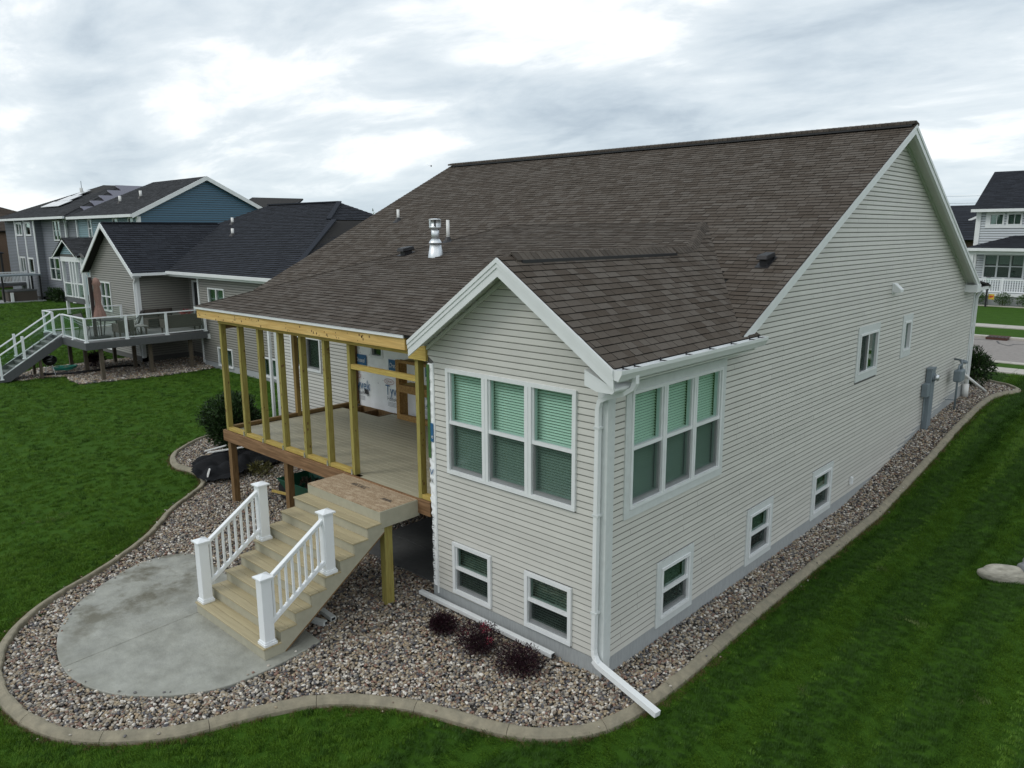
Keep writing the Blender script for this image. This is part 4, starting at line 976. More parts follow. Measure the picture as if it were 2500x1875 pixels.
def railing(x, label):
    rl = part_empty('railing', st); rl['label'] = label
    for (yc, zt, zb) in ((-2.84, 1.265, RIS), (-1.755, 1.94, 5*RIS)):
        h = .080; nw = obj('newel', MB().box(x-h, x+h, yc-h, yc+h, zb, zt-.045), M['rail'], rl, bevel=.006)
        for (hw, z0, z1) in ((.104, zb, zb+.045), (.092, zb+.045, zb+.07)): nwb = MB().box(x-hw, x+hw, yc-hw, yc+hw, z0, z1); obj('newel_base', nwb, M['rail'], rl, bevel=.006)
        cp_ = MB(); w = .112; cp_.box(x-w, x+w, yc-w, yc+w, zt-.05, zt-.028); b = len(cp_.v)
        q = [(x-w, yc-w), (x+w, yc-w), (x+w, yc+w), (x-w, yc+w)]
        for i in range(4): cp_.face([(q[i][0], q[i][1], zt-.028), (q[(i+1) % 4][0], q[(i+1) % 4][1], zt-.028), (x, yc, zt+.012)])
        obj('newel_cap', cp_, M['rail'], rl)
    sl_ = RIS/RUN; ya, yb = -2.77, -1.825
    zr_ = lambda y: 1.185+(y+2.79)*sl_*.985; zq = lambda y: .46+(y+2.79)*sl_*.985
    obj('top_rail', MB().beam((x, ya, zr_(ya)-.03), (x, yb, zr_(yb)-.03), .075, .03).beam((x, ya, zr_(ya)-.065), (x, yb, zr_(yb)-.065), .05, .045), M['rail'], rl, bevel=.008)
    obj('bottom_rail', MB().beam((x, ya, zq(ya)), (x, yb, zq(yb)), .055, .06), M['rail'], rl, bevel=.008)
    for k in range(8):
        y = ya+.07+k*(yb-ya-.10)/7.6; obj('baluster', MB().box(x-.016, x+.016, y-.016, y+.016, zq(y)+.02, zr_(y)-.06), M['rail'], rl)
        obj('baluster_collar', MB().poly8([(x-.024, y-.034, zq(y-.034)+.028), (x+.024, y-.034, zq(y-.034)+.028), (x+.024, y+.034, zq(y+.034)+.028), (x-.024, y+.034, zq(y+.034)+.028), (x-.024, y-.034, zq(y-.034)+.045), (x+.024, y-.034, zq(y-.034)+.045), (x+.024, y+.034, zq(y+.034)+.045), (x-.024, y+.034, zq(y+.034)+.045)]), M['rail'], rl)
railing(-3.93, 'railing on the side of the house corner'); railing(-5.86, 'railing on the side of the open lawn')

# fireplace framing leaning on the wrap
fpf = thing('wall_frame', 'rough wooden box frame of studs and strand board against the white house wrap', 'framing', (-8.4, 3.3, ZD))
obj('upright', MB().box(-8.50, -8.38, 3.28, 3.34, ZD, 3.10), M['osb2'], fpf); obj('upright', MB().box(-6.95, -6.9, 3.5, 3.62, ZD, 3.10), M['osb2'], fpf)
obj('side_panel', MB().box(-8.385, -8.37, 3.34, 3.52, ZD, 3.08), M['osb2'], fpf)
for (z0, z1) in ((3.04, 3.11), (2.34, 2.52), (ZD+.0, ZD+.13)): obj('crosspiece', MB().box(-8.38, -6.9, 3.28, 3.36, z0, z1), M['osb2'], fpf)
for (z0, z1) in ((3.06, 3.09), (2.49, 2.52)): obj('shelf_board', MB().box(-8.38, -6.9, 3.36, 3.63, z0, z1), M['treated_x'], fpf)

# ================================================================== THINGS BY THE HOUSE
t = thing('vent_hood', 'small white dryer vent hood high on the side wall', 'vent hood', (0, 11.25, 4.6))
obj('backplate', MB().box(.012, .025, 11.12, 11.38, 4.59, 4.84), M['white'], t); obj('hood', MB().prism([(.025, 11.14, 4.62), (.20, 11.14, 4.63), (.20, 11.14, 4.70), (.06, 11.14, 4.83), (.025, 11.14, 4.83)], (0, .22, 0)), M['white'], t, bevel=.008)
t = thing('outlet_box', 'small white cover box low on the side wall just above the gravel', 'outlet box', (0, 9.36, .45))
obj('box', MB().box(.012, .06, 9.32, 9.42, .43, .60), M['white'], t, bevel=.01); obj('lid', MB().box(.06, .075, 9.33, 9.41, .44, .59), M['white'], t)
t = thing('electric_pedestal', 'tall grey electric meter pedestal against the far end of the side wall', 'meter pedestal', (.1, 14.95, G(0, 15)))
obj('pedestal', MB().box(.02, .16, 14.72, 15.10, .55, 2.32), M['grey_metal'], t, bevel=.012); obj('pedestal_cap', MB().box(.015, .175, 14.70, 15.12, 2.32, 2.36), M['grey_metal'], t)
me_ = obj('meter_socket', MB().tube([(.16, 14.91, 2.1), (.20, 14.91, 2.1)], .12, 16), M['grey_metal'], t); obj('meter_glass', MB().tube([(.20, 14.91, 2.1), (.29, 14.91, 2.1)], .085, 16), M['steel'], me_, True)
obj('junction_box', MB().box(.02, .17, 14.40, 14.66, 1.62, 1.97), M['grey_metal'], t, bevel=.01); obj('conduit', MB().tube([(.09, 14.5, 1.62), (.09, 14.5, .95)], .018, 8), M['grey_metal'], t)
t = thing('gas_meter', 'grey gas meter on thin pipe legs near the far corner of the side wall', 'gas meter', (.3, 17.2, G(0, 17.2)))
obj('meter_body', MB().box(.17, .38, 17.0, 17.5, 1.66, 2.02), M['grey_metal'], t, bevel=.04); obj('pipe', MB().tube([(.28, 17.08, .75), (.28, 17.08, 2.05), (.28, 17.14, 2.14), (.28, 17.25, 2.16), (.28, 17.3, 2.02)], .028, 8), M['grey_metal'], t, True)
obj('pipe', MB().tube([(.28, 17.42, 2.0), (.28, 17.42, 2.18), (.22, 17.6, 2.24), (.02, 17.7, 2.24)], .03, 8), M['grey_metal'], t, True); obj('regulator', MB().lathe((.28, 17.62, 2.14), [(.02, 0), (.10, .02), (.11, .05), (.09, .09), (.02, .12)], 14), M['grey_metal'], t, True)
obj('bracket', MB().beam((.0, 17.08, 1.10), (.28, 17.08, 1.12), .02, .02), M['grey_metal'], t)
t = thing('drain_pipe', 'white plastic pipe sloping out over the gravel from the far corner of the side wall', 'drain pipe', (.2, 18.6, 1.1))
obj('pipe', MB().tube([(.12, 18.75, 1.62), (.55, 19.6, 1.03)], .04, 10), M['pvc'], t, True); obj('boot', MB().tube([(.12, 18.98, .86), (.12, 18.98, 1.3)], .095, 12), M['pvc'], t, True); obj('riser_pipe', MB().tube([(.12, 18.98, 1.3), (.12, 18.9, 1.6)], .05, 10), M['pvc'], t, True)
# loose downspout along the foundation
t = thing('loose_downspout', 'long white downspout piece lying on the gravel along the small gable wall', 'downspout', (-2.2, -.1, 0))
obj('spout', MB().rtube([(-3.74, -.10, .055), (-2.75, -.105, .055)], .085, .065, (0, 1, 0)), M['white'], t, bevel=.008); obj('spout', MB().rtube([(-2.745, -.105, .058), (-.79, -.12, .058)], .088, .068, (0, 1, 0)), M['white'], t, bevel=.008)
obj('open_end', MB().box(-.789, -.787, -.155, -.085, .032, .085), M['dark'], t)
for i, (a, b, lab) in enumerate((((-5.0, -2.05, .03), (-4.05, -1.79, .03), 'nearer of two short grey downspout offcuts poking out from under the staircase'), ((-5.0, -1.55, .03), (-4.08, -1.62, .03), 'farther of two short grey downspout offcuts poking out from under the staircase'))):
    t = thing('downspout_offcut', lab, 'downspout offcut', (b[0], b[1], 0), 'downspout offcuts under the stairs'); obj('spout', MB().rtube([a, b], .09, .065, (0, 1, 0)), M['trimgrey'], t); obj('open_end', MB().beam((b[0]+.001, b[1], b[2]), (b[0]+.003, b[1], b[2]), .07, .045), M['dark'], t)
# black landscape fabric heap
def tarp():
    mb = MB(); nx, ny = 70, 50; pol = [(-13.5, .42), (-12.7, .05), (-12.1, .06), (-11.75, .6), (-12.05, 1.25), (-12.15, 1.9), (-12.25, 2.4), (-13.4, 2.4), (-14.0, 1.6), (-13.9, .9)]
    x0, x1, y0, y1 = -14.5, -11, -.1, 2.8; P = np.array([(x0+(x1-x0)*i/nx, y0+(y1-y0)*j/ny) for j in range(ny+1) for i in range(nx+1)]); ins = inside(P, pol)
    cxy = np.array((-12.95, 1.15))
    for (x, y) in P:
        r_ = math.hypot(x-cxy[0], y-cxy[1]); h = .26*max(0, 1-r_/1.6)
        h += .13*abs(math.sin(x*5.1+y*2.3+math.sin(y*4)))*max(0, 1-r_/1.9)+.11*abs(math.sin(y*7.3-x*3.1+math.sin(x*5)*1.3))*max(0.2, 1-r_/1.8)
        mb.v.append((x, y, .0+h))
    for j in range(ny):
        for i in range(nx):
            q = (j*(nx+1)+i, j*(nx+1)+i+1, (j+1)*(nx+1)+i+1, (j+1)*(nx+1)+i)
            if sum(ins[k] for k in q) >= 3: mb.f.append(q); mb.r.append(.5); mb.m.append(0)
    return mb
tag(obj('landscape_fabric', tarp(), M['tarp']), 'crumpled heap of black landscape fabric on the gravel left of the porch posts', 'landscape fabric')
for a, b, lab in (((-13.30, .78, .42), (-12.35, 1.95, .60), 'long white plastic strip lying across the black fabric heap'), ((-13.55, .82, .40), (-13.15, 1.22, .55), 'short white plastic strip at the left edge of the black fabric heap')):
    t = tag(obj('plastic_strip', MB().beam(a, b, .07, .025), M['pvc']), lab, 'plastic strip', 'white strips on the black fabric')
tag(obj('paper_sheet', MB().poly8([(-12.42, 1.62, .16), (-12.14, 1.52, .10), (-12.10, 1.68, .14), (-12.38, 1.80, .2), (-12.42, 1.62, .165), (-12.14, 1.52, .105), (-12.10, 1.68, .145), (-12.38, 1.80, .205)]), M['pvc']), 'white rectangular scrap right of the black fabric heap beside a small weed', 'scrap')
tag(obj('plastic_scrap', MB().poly8([(-12.35, .22, .02), (-12.22, .17, .02), (-12.24, .3, .3), (-12.34, .34, .3), (-12.33, .25, .02), (-12.2, .2, .02), (-12.22, .32, .3), (-12.32, .36, .3)]), M['pvc']), 'narrow white scrap standing at the near foot of the black fabric heap', 'scrap')
tag(obj('weed', foliage((-11.85, 1.45, .12), (.36, .30, .18), 420, .05, lumps=5), M['leaf_olive']), 'small olive weed growing in the gravel under the porch', 'weed')
t = thing('bush', 'large dark green rounded bush on the gravel at the left corner of the porch', 'bush', (-14.3, 2.1, 0))
obj('foliage', foliage((-14.3, 2.1, .76), (.95, .9, .86), 17000, .05, shape=.42, lumps=14), M['leaf_green'], t)
sm = MB()
for k in range(14): a = k*.45; sm.tube([(-14.3, 2.1, 0), (-14.3+.3*math.cos(a), 2.1+.3*math.sin(a), .5), (-14.3+.7*math.cos(a), 2.1+.6*math.sin(a), 1.05+.2*math.sin(k))], [.025, .017, .006], 5)
obj('stems', sm, M['stem'], t)
for (x, y, r_, h, lab, pink) in ((-2.60, -.63, .26, .22, 'smallest dark purple shrub, leftmost of three by the small gable wall', 0), (-1.78, -.66, .38, .33, 'dark purple shrub topped with pink-red flowers, middle of three by the gable wall', 1), (-.98, -.62, .40, .28, 'wide blackish purple shrub nearest the downspout corner, without flowers', 0)):
    t = thing('purple_shrub', lab, 'shrub', (x, y, 0), 'purple shrubs by the gable wall')
    obj('foliage', foliage((x, y, h*.42), (r_, r_*.85, h*.72), 3600, .021, shape=.5, lumps=13), M['leaf_purple'], t)
    if pink:
        obj('flowers', foliage((x+.05, y+.10, h*.92), (.10, .07, .13), 110, .022, lumps=3), M['leaf_pink'], t); obj('flowers', foliage((x+.22, y+.0, h*.70), (.05, .05, .06), 40, .02, lumps=2), M['leaf_pink'], t); obj('flowers', foliage((x-.22, y-.03, h*.66), (.06, .05, .05), 30, .018, lumps=2), M['leaf_pink'], t)
    sm = MB()
    for k in range(9): a = k*.7; sm.tube([(x, y, -.02), (x+r_*.35*math.cos(a), y+r_*.35*math.sin(a), h*.4), (x+r_*.75*math.cos(a), y+r_*.7*math.sin(a), h*.7)], [.008, .006, .003], 4)
    obj('stems', sm, M['stem'], t)
t = thing('bush', 'spiky dark green bush at the far front corner of the beige house', 'bush', (.1, 21.0, G(0, 21)))
obj('foliage', foliage((-.12, 20.95, 1.58), (.58, .6, .58), 3600, .05, shape=.5, lumps=12, elong=3.0), M['leaf_green'], t)
sm = MB()
for k in range(10): a = k*.65; sm.tube([(-.12, 20.95, .9), (-.12+.25*math.cos(a), 20.95+.25*math.sin(a), 1.4), (-.12+.55*math.cos(a), 20.95+.55*math.sin(a), 1.9)], [.02, .014, .005], 5)
obj('stems', sm, M['stem'], t)
# wheelbarrow
t = thing('wheelbarrow', 'green wheelbarrow with wooden handles parked under the deck behind the stairs', 'wheelbarrow', (-8.3, .9, 0))
wb = MB(); A = [(-9.05, .62, .32), (-8.05, .62, .32), (-8.05, 1.18, .32), (-9.05, 1.18, .32)]; B = [(-9.35, .50, .66), (-7.75, .50, .70), (-7.75, 1.30, .70), (-9.35, 1.30, .66)]
wb.face(A[::-1])
for k in range(4): k2 = (k+1) % 4; wb.face([A[k], A[k2], B[k2], B[k]])
tray = obj('tray', wb, M['green_tray'], t); so_ = tray.modifiers.new('thick', 'SOLIDIFY'); so_.thickness = .012
obj('rim', MB().tube([*B, B[0]], .014, 6), M['green_tray'], tray)
TW = lambda u, v, d: (u, .56-(v-.5)*.35-d, v)
text('ACE', .13, TW, -9.02, .44, .012, M['ink_white'], tray, .85)
for y in (.68, 1.12): obj('handle', MB().beam((-9.9, y, .20), (-7.4, y, .46), .045, .05), M['treated_x'], t)
for y in (.68, 1.12): obj('leg', MB().tube([(-8.15, y, .38), (-8.3, y, .0), (-8.45, y, .32)], .015, 6), M['black'], t)
obj('wheel', MB().tube([(-9.75, .86, .2), (-9.75, .94, .2)], .2, 18), M['black'], t)
obj('load', foliage((-8.5, .9, .62), (.5, .3, .10), 300, .05, lumps=4), M['stem'], t)
# boulders on the right lawn
t = tag(obj('boulder', rockmesh((3.44, 7.28, .06), .34, 3, (1.15, .42, .50), .34, .5), M['rock'], smooth=True), 'long pale layered boulder lying on the right lawn', 'boulder')
t = tag(obj('boulder', rockmesh((3.80, 7.52, .12), .27, 9, (.8, .6, .9), .3), M['rock2'], smooth=True), 'rounded grey boulder at the right edge of the picture beside a long pale one', 'boulder')
# small bird high over the roof
bd = MB().lathe((-32.89, 26.0, 10.22), [(.01, -.05), (.05, 0), (.03, .06)], 8); bd.face([(-32.9, 26.0, 10.25), (-32.75, 26.3, 10.3), (-32.85, 26.05, 10.26)]); bd.face([(-32.9, 26.0, 10.25), (-33.0, 25.7, 10.3), (-32.95, 25.9, 10.26)])
tag(obj('bird', bd, M['black']), 'tiny dark bird flying in the pale sky left of the big roof ridge', 'bird')

# ================================================================== NEIGHBOURS
def clad(name, parent, T, u0, u1, z0, z1, m, e=.11, ops=[], span=None, th=.2, gable=None):
    """a wall body with joined siding courses on it"""
    w = wall('w', T, u0, u1, z0, z1, [shrink(o, .02) for o in ops], th)
    if gable: w.prism([T(gable[0], z1, 0), T(gable[1], z1, 0), T(gable[2], gable[3], 0)], Vector(T(0, 0, -th))-Vector(T(0, 0, 0)))
    o = obj('wall', w, M['wallbody'], parent)
    def sp(z):
        if z < z1 or not gable: return (u0, u1)
        f = (gable[3]-z)/(gable[3]-z1)
        return None if f < .04 else (gable[2]+(gable[0]-gable[2])*f, gable[2]+(gable[1]-gable[2])*f)
    bs = boards(T, z0+.25, gable[3]-.05 if gable else z1, e, span or sp, ops, lip=.025, gap=e*.2); j = MB()
    for b in bs: j.add(b[1])
    if j.v: obj('siding_board', j, m, o, kind='stuff')
    return o
def swin(parent, T, u0, u1, v0, v1, cols=1, meet=True, dark=True, name='window', fr=.07, bars=False):
    f = MB(); f.tbox(T, u0, u1, v1-fr, v1, -.06, .05); f.tbox(T, u0, u1, v0, v0+fr, -.06, .06); f.tbox(T, u0, u0+fr, v0+fr, v1-fr, -.06, .05); f.tbox(T, u1-fr, u1, v0+fr, v1-fr, -.06, .05)
    w = (u1-u0-fr)/cols; P = []
    for c in range(cols):
        x0 = u0+fr+c*w; x1 = x0+w-fr
        if c: f.tbox(T, x0-fr, x0, v0+fr, v1-fr, -.06, .045)
        vm = (v0+v1)/2
        if meet: f.tbox(T, x0, x1, vm-.03, vm+.03, -.06, .03); P += [(x0, x1, v0+fr, vm-.03), (x0, x1, vm+.03, v1-fr)]
        else: P += [(x0, x1, v0+fr, v1-fr)]
        if bars: f.tbox(T, (x0+x1)/2-.015, (x0+x1)/2+.015, v0+fr, v1-fr, -.05, .02)
    o = obj(name, f, M['white'], parent)
    for p in P: obj('pane', MB().tbox(T, p[0], p[1], p[2], p[3], -.03, -.02), M['glass_dark'], o)
    obj('room_backing', MB().tbox(T, u0+.02, u1-.02, v0+.02, v1-.02, -.19, -.17), M['blind'] if not dark else M['room'], o)
    return o
def roofset(parent, polys, m, base, e=.16, wmin=.2, wmax=.45, name='roof', along=None, th=.02):
    r_ = MB()
    for pl in polys: slab_poly(r_, pl[0], .12)
    ro = obj(name, r_, base, parent); j = MB()
    for pl in polys:
        if len(pl) > 1:
            for q in shingles(pl[0], pl[1], e=e, wmin=wmin, wmax=wmax, th=th, band=.028): j.add(q[1])
    if j.v: obj('shingle', j, [m, M['shband']], ro, kind='stuff')
    return ro
M['sh_blue'] = mat('charcoal_shingle', (0.030, 0.034, 0.043), 0.9, rnd=0.18, var=0.15, vscale=30, spec=.12)
M['sh_grey'] = mat('grey_shingle', (0.050, 0.053, 0.058), 0.9, rnd=0.25, var=0.2, vscale=30, spec=.12)
M['sh_brown'] = mat('brown_shingle', (0.060, 0.048, 0.038), 0.9, rnd=0.25, var=0.2, vscale=20, spec=.12)
M['sid_grey'] = mat('grey_siding', (0.235, 0.23, 0.205), 0.5, rnd=.04, var=.04)
M['sid_blue_lit'] = mat('blue_siding_lit_side', (0.17, 0.285, 0.32), 0.5, rnd=.05, var=.05)  # brighter copy of the blue siding, light on this side put into the colour
M['sid_blue_shade'] = mat('blue_siding_shade_side', (0.045, 0.12, 0.185), 0.5, rnd=.05, var=.05)  # darker copy of the same siding, gable-side shade painted in
M['sid_slate'] = mat('slate_siding', (0.185, 0.20, 0.23), 0.5, rnd=.05, var=.05)
M['sid_pale'] = mat('pale_grey_siding', (0.50, 0.54, 0.57), 0.5, rnd=.03, var=.03)
M['sid_brown'] = mat('brown_brick_wall', (0.13, 0.085, 0.06), 0.9, var=.3, vscale=15)
M['deck_grey'] = mat('grey_deck_board', (0.145, 0.145, 0.145), 0.6, var=.1, rnd=.08)
M['fascia_grey'] = mat('grey_deck_fascia', (0.085, 0.09, 0.095), 0.55, var=.1)
M['old_post'] = wood('weathered_post', (0.12, 0.098, 0.07), (0.075, 0.058, 0.04), 2)
M['wicker'] = mat('brown_wicker', (0.075, 0.062, 0.052), 0.8, var=.4, vscale=50, bump=.4, bscale=90)
M['cushion'] = mat('grey_cushion', (0.20, 0.19, 0.18), .9); M['red'] = mat('red_cloth', (0.22, 0.012, 0.016), .8)
M['canopy'] = mat('faded_pink_canvas', (0.27, 0.165, 0.135), .9, var=.2, vscale=12)
M['maroon'] = mat('dark_brown_mast', (0.022, 0.013, 0.012), .6)
M['teal'] = mat('teal_hose', (0.03, 0.32, 0.24), .5)
M['enamel'] = mat('black_enamel', (0.012, 0.012, 0.013), .2)

# ---- grey house with the glass-railed deck
n1h = thing('house', 'grey-sided house with charcoal hip roof and gabled wing behind a glass-railed deck', 'house', (-30, 10, 0))
WT = Tg(8.145); wo_ = [(-27.46, -26.10, .11, .99), (-23.5, -22.3, .11, .97), (-27.99, -26.45, 2.5, 3.64)]
w_ = clad('wall', n1h, WT, -28.95, -20.9, .0, 4.2, M['sid_grey'], ops=wo_)
for k, o in enumerate(wo_): swin(n1h, WT, *o, cols=2, meet=False, dark=False)
obj('foundation', MB().box(-28.94, -20.9, 8.14, 8.2, -.2, .22), M['found'], n1h)
obj('corner_post', MB().box(-28.99, -28.87, 8.10, 8.22, .1, 4.1), M['white'], n1h)
clad('wall', n1h, lambda u, v, d: (-28.95-d, u, v), 8.15, 8.97, 0, 4.2, M['sid_grey'])
clad('wall', n1h, Tg(8.97), -31.75, -28.95, 0, 4.2, M['sid_grey'], ops=[(-31.25, -30.35, 1.7, 3.75)])
dr = obj('door', MB().box(-31.22, -30.38, 8.96, 9.0, 1.7, 3.72), M['dark'], n1h); obj('door_frame', MB().box(-31.30, -31.20, 8.9, 8.97, 1.7, 3.8).box(-30.4, -30.3, 8.9, 8.97, 1.7, 3.8).box(-31.2, -30.4, 8.9, 8.97, 3.72, 3.8), M['white'], n1h)
clad('wall', n1h, Tr(-31.75), 6.5, 8.97, 0, 4.25, M['sid_grey'])
wT = Tg(6.5); wwo = [(-36.40, -35.02, 2.18, 3.67)]
clad('wall', n1h, wT, -37.65, -31.75, 0, 4.2, M['sid_grey'], ops=wwo+[(-36.3, -35.3, .2, 1.1)], gable=(-37.7, -31.2, -34.45, 6.42), e=.11)
swin(n1h, wT, *wwo[0], cols=2, meet=True, dark=True); swin(n1h, wT, -36.3, -35.3, .2, 1.1, cols=1, meet=False)
obj('wall', MB().box(-37.65, -37.5, 6.6, 12, 0, 4.2), M['sid_grey'], n1h); obj('wall', MB().box(-21.0, -20.9, 8.2, 20, 0, 4.2), M['sid_grey'], n1h)
obj('corner_post', MB().box(-31.88, -31.72, 6.46, 6.62, .2, 4.2), M['white'], n1h); obj('corner_post', MB().box(-37.72, -37.58, 6.46, 6.6, .2, 4.2), M['white'], n1h)
obj('downspout', MB().rtube([(-31.55, 6.35, 4.2), (-31.6, 6.4, 3.95), (-31.85, 6.42, 3.75), (-31.85, 6.42, .3)], .09, .07, (0, 1, 0)), M['white'], n1h)
obj('downspout', MB().rtube([(-37.9, 6.35, 4.15), (-37.75, 6.4, 3.8), (-37.75, 6.4, .3)], .09, .07, (0, 1, 0)), M['white'], n1h)
main1 = [(-31.1, 7.75, 4.30), (-20.65, 7.75, 4.30), (-23.95, 12.29, 6.57), (-24.49, 12.37, 6.61), (-26.04, 14.07, 7.46), (-32.67, 14.13, 7.49), (-34.9, 12.15, 6.5)]
wr1 = [(-31.1, 6.1, 4.20), (-31.1, 7.6, 4.20), (-34.45, 12.2, 6.54), (-34.45, 6.1, 6.54)]
roofset(n1h, [(main1, (1, 0, 0)), (wr1, (0, 1, 0)), ([(-34.45, 6.1, 6.54), (-34.45, 12.15, 6.54), (-37.8, 12.15, 4.2), (-37.8, 6.1, 4.2)],),
              ([(-20.65, 7.75, 4.3), (-20.65, 20, 4.3), (-24.1, 16.2, 6.6), (-23.95, 12.29, 6.57)], (0, 1, 0)), ([(-24.49, 12.37, 6.61), (-24.49, 15.9, 6.61), (-26.04, 14.07, 7.46)], (0, 1, 0)),
              ([(-20.65, 20.4, 4.3), (-37, 20.4, 4.3), (-32.67, 14.13, 7.49), (-26.04, 14.07, 7.46)],), ([(-32.67, 14.13, 7.49), (-38, 20, 4.3), (-38, 9, 4.9), (-34.9, 12.15, 6.5)],)], M['sh_blue'], M['roofbase'])
hc = MB().beam((-20.7, 7.8, 4.34), (-23.95, 12.29, 6.60), .22, .05).beam((-24.49, 12.37, 6.65), (-26.04, 14.07, 7.50), .22, .05).beam((-26.04, 14.07, 7.50), (-32.67, 14.13, 7.53), .2, .06).beam((-34.45, 6.2, 6.58), (-34.45, 12, 6.56), .2, .06)
obj('ridge_cap_row', hc, M['sh_blue'], n1h, kind='stuff')
for s_ in (-1, 1):
    xe = -34.45+s_*3.33; obj('rake_board', MB().prism([(-34.45, 6.08, 6.56), (xe, 6.08, 4.23), (xe, 6.08, 4.0), (-34.45, 6.08, 6.33)], (0, .04, 0)), M['white'], n1h)
    obj('soffit', MB().prism([(-34.45, 6.12, 6.38), (xe, 6.12, 4.06), (xe, 6.5, 4.06), (-34.45, 6.5, 6.38)], (0, 0, .02)), M['white'], n1h)
obj('gutter', MB().box(-31.12, -20.6, 7.62, 7.76, 4.16, 4.29), M['white'], n1h); obj('gutter', MB().box(-31.15, -31.02, 6.1, 7.75, 4.12, 4.24), M['white'], n1h); obj('fascia', MB().box(-31.7, -20.7, 7.77, 7.8, 4.05, 4.27), M['white'], n1h)
obj('soffit', MB().box(-31.7, -20.7, 7.8, 9.0, 4.10, 4.14), M['white'], n1h)
obj('vent_cover', MB().box(-28.35, -28.12, 8.04, 8.14, 1.30, 1.52), M['white'], n1h)
for x, y, l in ((-33.01, 12.15, 'upper'), (-30.87, 11.01, 'lower')):
    z = 4.3+.5*(y-7.75); t = thing('vent_pipe', f'{l} of two white vent pipes on the charcoal roof of the grey house', 'vent pipe', (x, y, z), 'white vent pipes on the charcoal roof')
    obj('pipe', MB().tube([(x, y, z-.05), (x, y, z+.34)], .07, 10), M['pvc'], t, True); obj('flashing', MB().lathe((x, y, z), [(.2, -.05), (.1, .1)], 10), M['black'], t)
# deck of the grey house
nd = thing('deck', 'grey raised deck with white rails and glass panels behind the grey house', 'deck', (-29.8, 5, 0))
for k in range(36):
    y0 = 2.92+k*.145
    if y0 < 8.1: obj('deck_board', MB().box(-33.5 if y0 < 6.35 else -31.74, -28.22, y0, y0+.139, 1.60, 1.64, rnd=random.random()), M['deck_grey'], nd)
obj('fascia_board', MB().box(-28.215, -28.18, 2.88, 8.12, 1.34, 1.63), M['fascia_grey'], nd); obj('fascia_board', MB().box(-33.5, -28.22, 2.88, 2.915, 1.34, 1.63), M['fascia_grey'], nd)
obj('fascia_board', MB().box(-33.54, -33.505, 2.88, 6.4, 1.34, 1.63), M['fascia_grey'], nd); obj('joist_frame', MB().box(-33.45, -28.25, 2.95, 6.3, 1.36, 1.595), M['old_post'], nd)
for (x, y) in ((-31.0, 3.72), (-28.40, 3.50), (-32.95, 3.7), (-28.7, 5.62), (-28.55, 7.36), (-30.55, 5.63), (-32.9, 5.6)): obj('post', MB().box(x-.07, x+.07, y-.07, y+.07, -.1, 1.34), M['old_post'], nd)
def grail(pts, parent, post_at, dz0=1.64, h=1.0):
    for (p, q) in zip(pts[:-1], pts[1:]):
        a, b = Vector(p), Vector(q); up = Vector((0, 0, 1))
        obj('top_rail', MB().beam(a+up*h, b+up*h, .07, .045), M['rail'], parent); obj('bottom_rail', MB().beam(a+up*.09, b+up*.09, .05, .04), M['rail'], parent)
        n_ = max(1, round((b-a).length/1.65))
        for i in range(n_):
            c, d_ = a+(b-a)*((i+.03)/n_), a+(b-a)*((i+.97)/n_); sd_ = (b-a).cross(up).normalized()*.004
            mb = MB(); mb.poly8([c+up*.12-sd_, d_+up*.12-sd_, d_+up*.12+sd_, c+up*.12+sd_, c+up*.96-sd_, d_+up*.96-sd_, d_+up*.96+sd_, c+up*.96+sd_]); obj('glass_panel', mb, M['glass_clear'], parent)
    for p in post_at:
        ro = obj('rail_post', MB().box(p[0]-.045, p[0]+.045, p[1]-.045, p[1]+.045, p[2], p[2]+h+.02), M['rail'], parent); obj('post_foot', MB().box(p[0]-.075, p[0]+.075, p[1]-.075, p[1]+.075, p[2], p[2]+.04), M['rail'], ro)
grail([(-30.95, 2.95, 1.64), (-28.26, 2.95, 1.64), (-28.26, 8.0, 1.64)], nd, [(-30.95, 2.95, 1.64), (-29.75, 2.95, 1.64), (-28.26, 2.95, 1.64), (-28.26, 4.56, 1.64), (-28.26, 6.25, 1.64), (-28.26, 8.0, 1.64)])
grail([(-32.25, 2.95, 1.64), (-33.45, 2.95, 1.64), (-33.45, 6.3, 1.64)], nd, [(-32.25, 2.95, 1.64), (-33.45, 2.95, 1.64), (-33.45, 6.3, 1.64)])
ns = thing('staircase', 'grey deck stairs with white rails and glass panels going down to the lawn', 'staircase', (-31.6, 1.6, 0))
for k in range(9):
    z = .182*(k+1); y = .42+k*.27
    if k < 8: obj('tread', MB().box(-32.2, -31.0, y, y+.29, z-.035, z), M['deck_grey'], ns)
    obj('riser', MB().box(-32.2, -31.0, y+.02, y+.035, z-.182, z-.036), M['fascia_grey'], ns)
for x in (-31.02, -32.2): obj('stringer', MB().prism([(x, .30, .0), (x, .30, .22), (x, 2.87, 1.95-.27), (x, 2.87, 1.34), (x, .75, .0)], (.04, 0, 0)), M['fascia_grey'], ns)
for x in (-31.0, -32.2):
    grail([(x, .45, .16), (x, 2.9, 1.70)], ns, [(x, 1.37, .92-.05), (x, .45, .10)], h=.95)
for x in (-31.1, -32.1): obj('support_post', MB().box(x-.05, x+.05, 1.9, 2.0, -.1, .95), M['old_post'], ns)
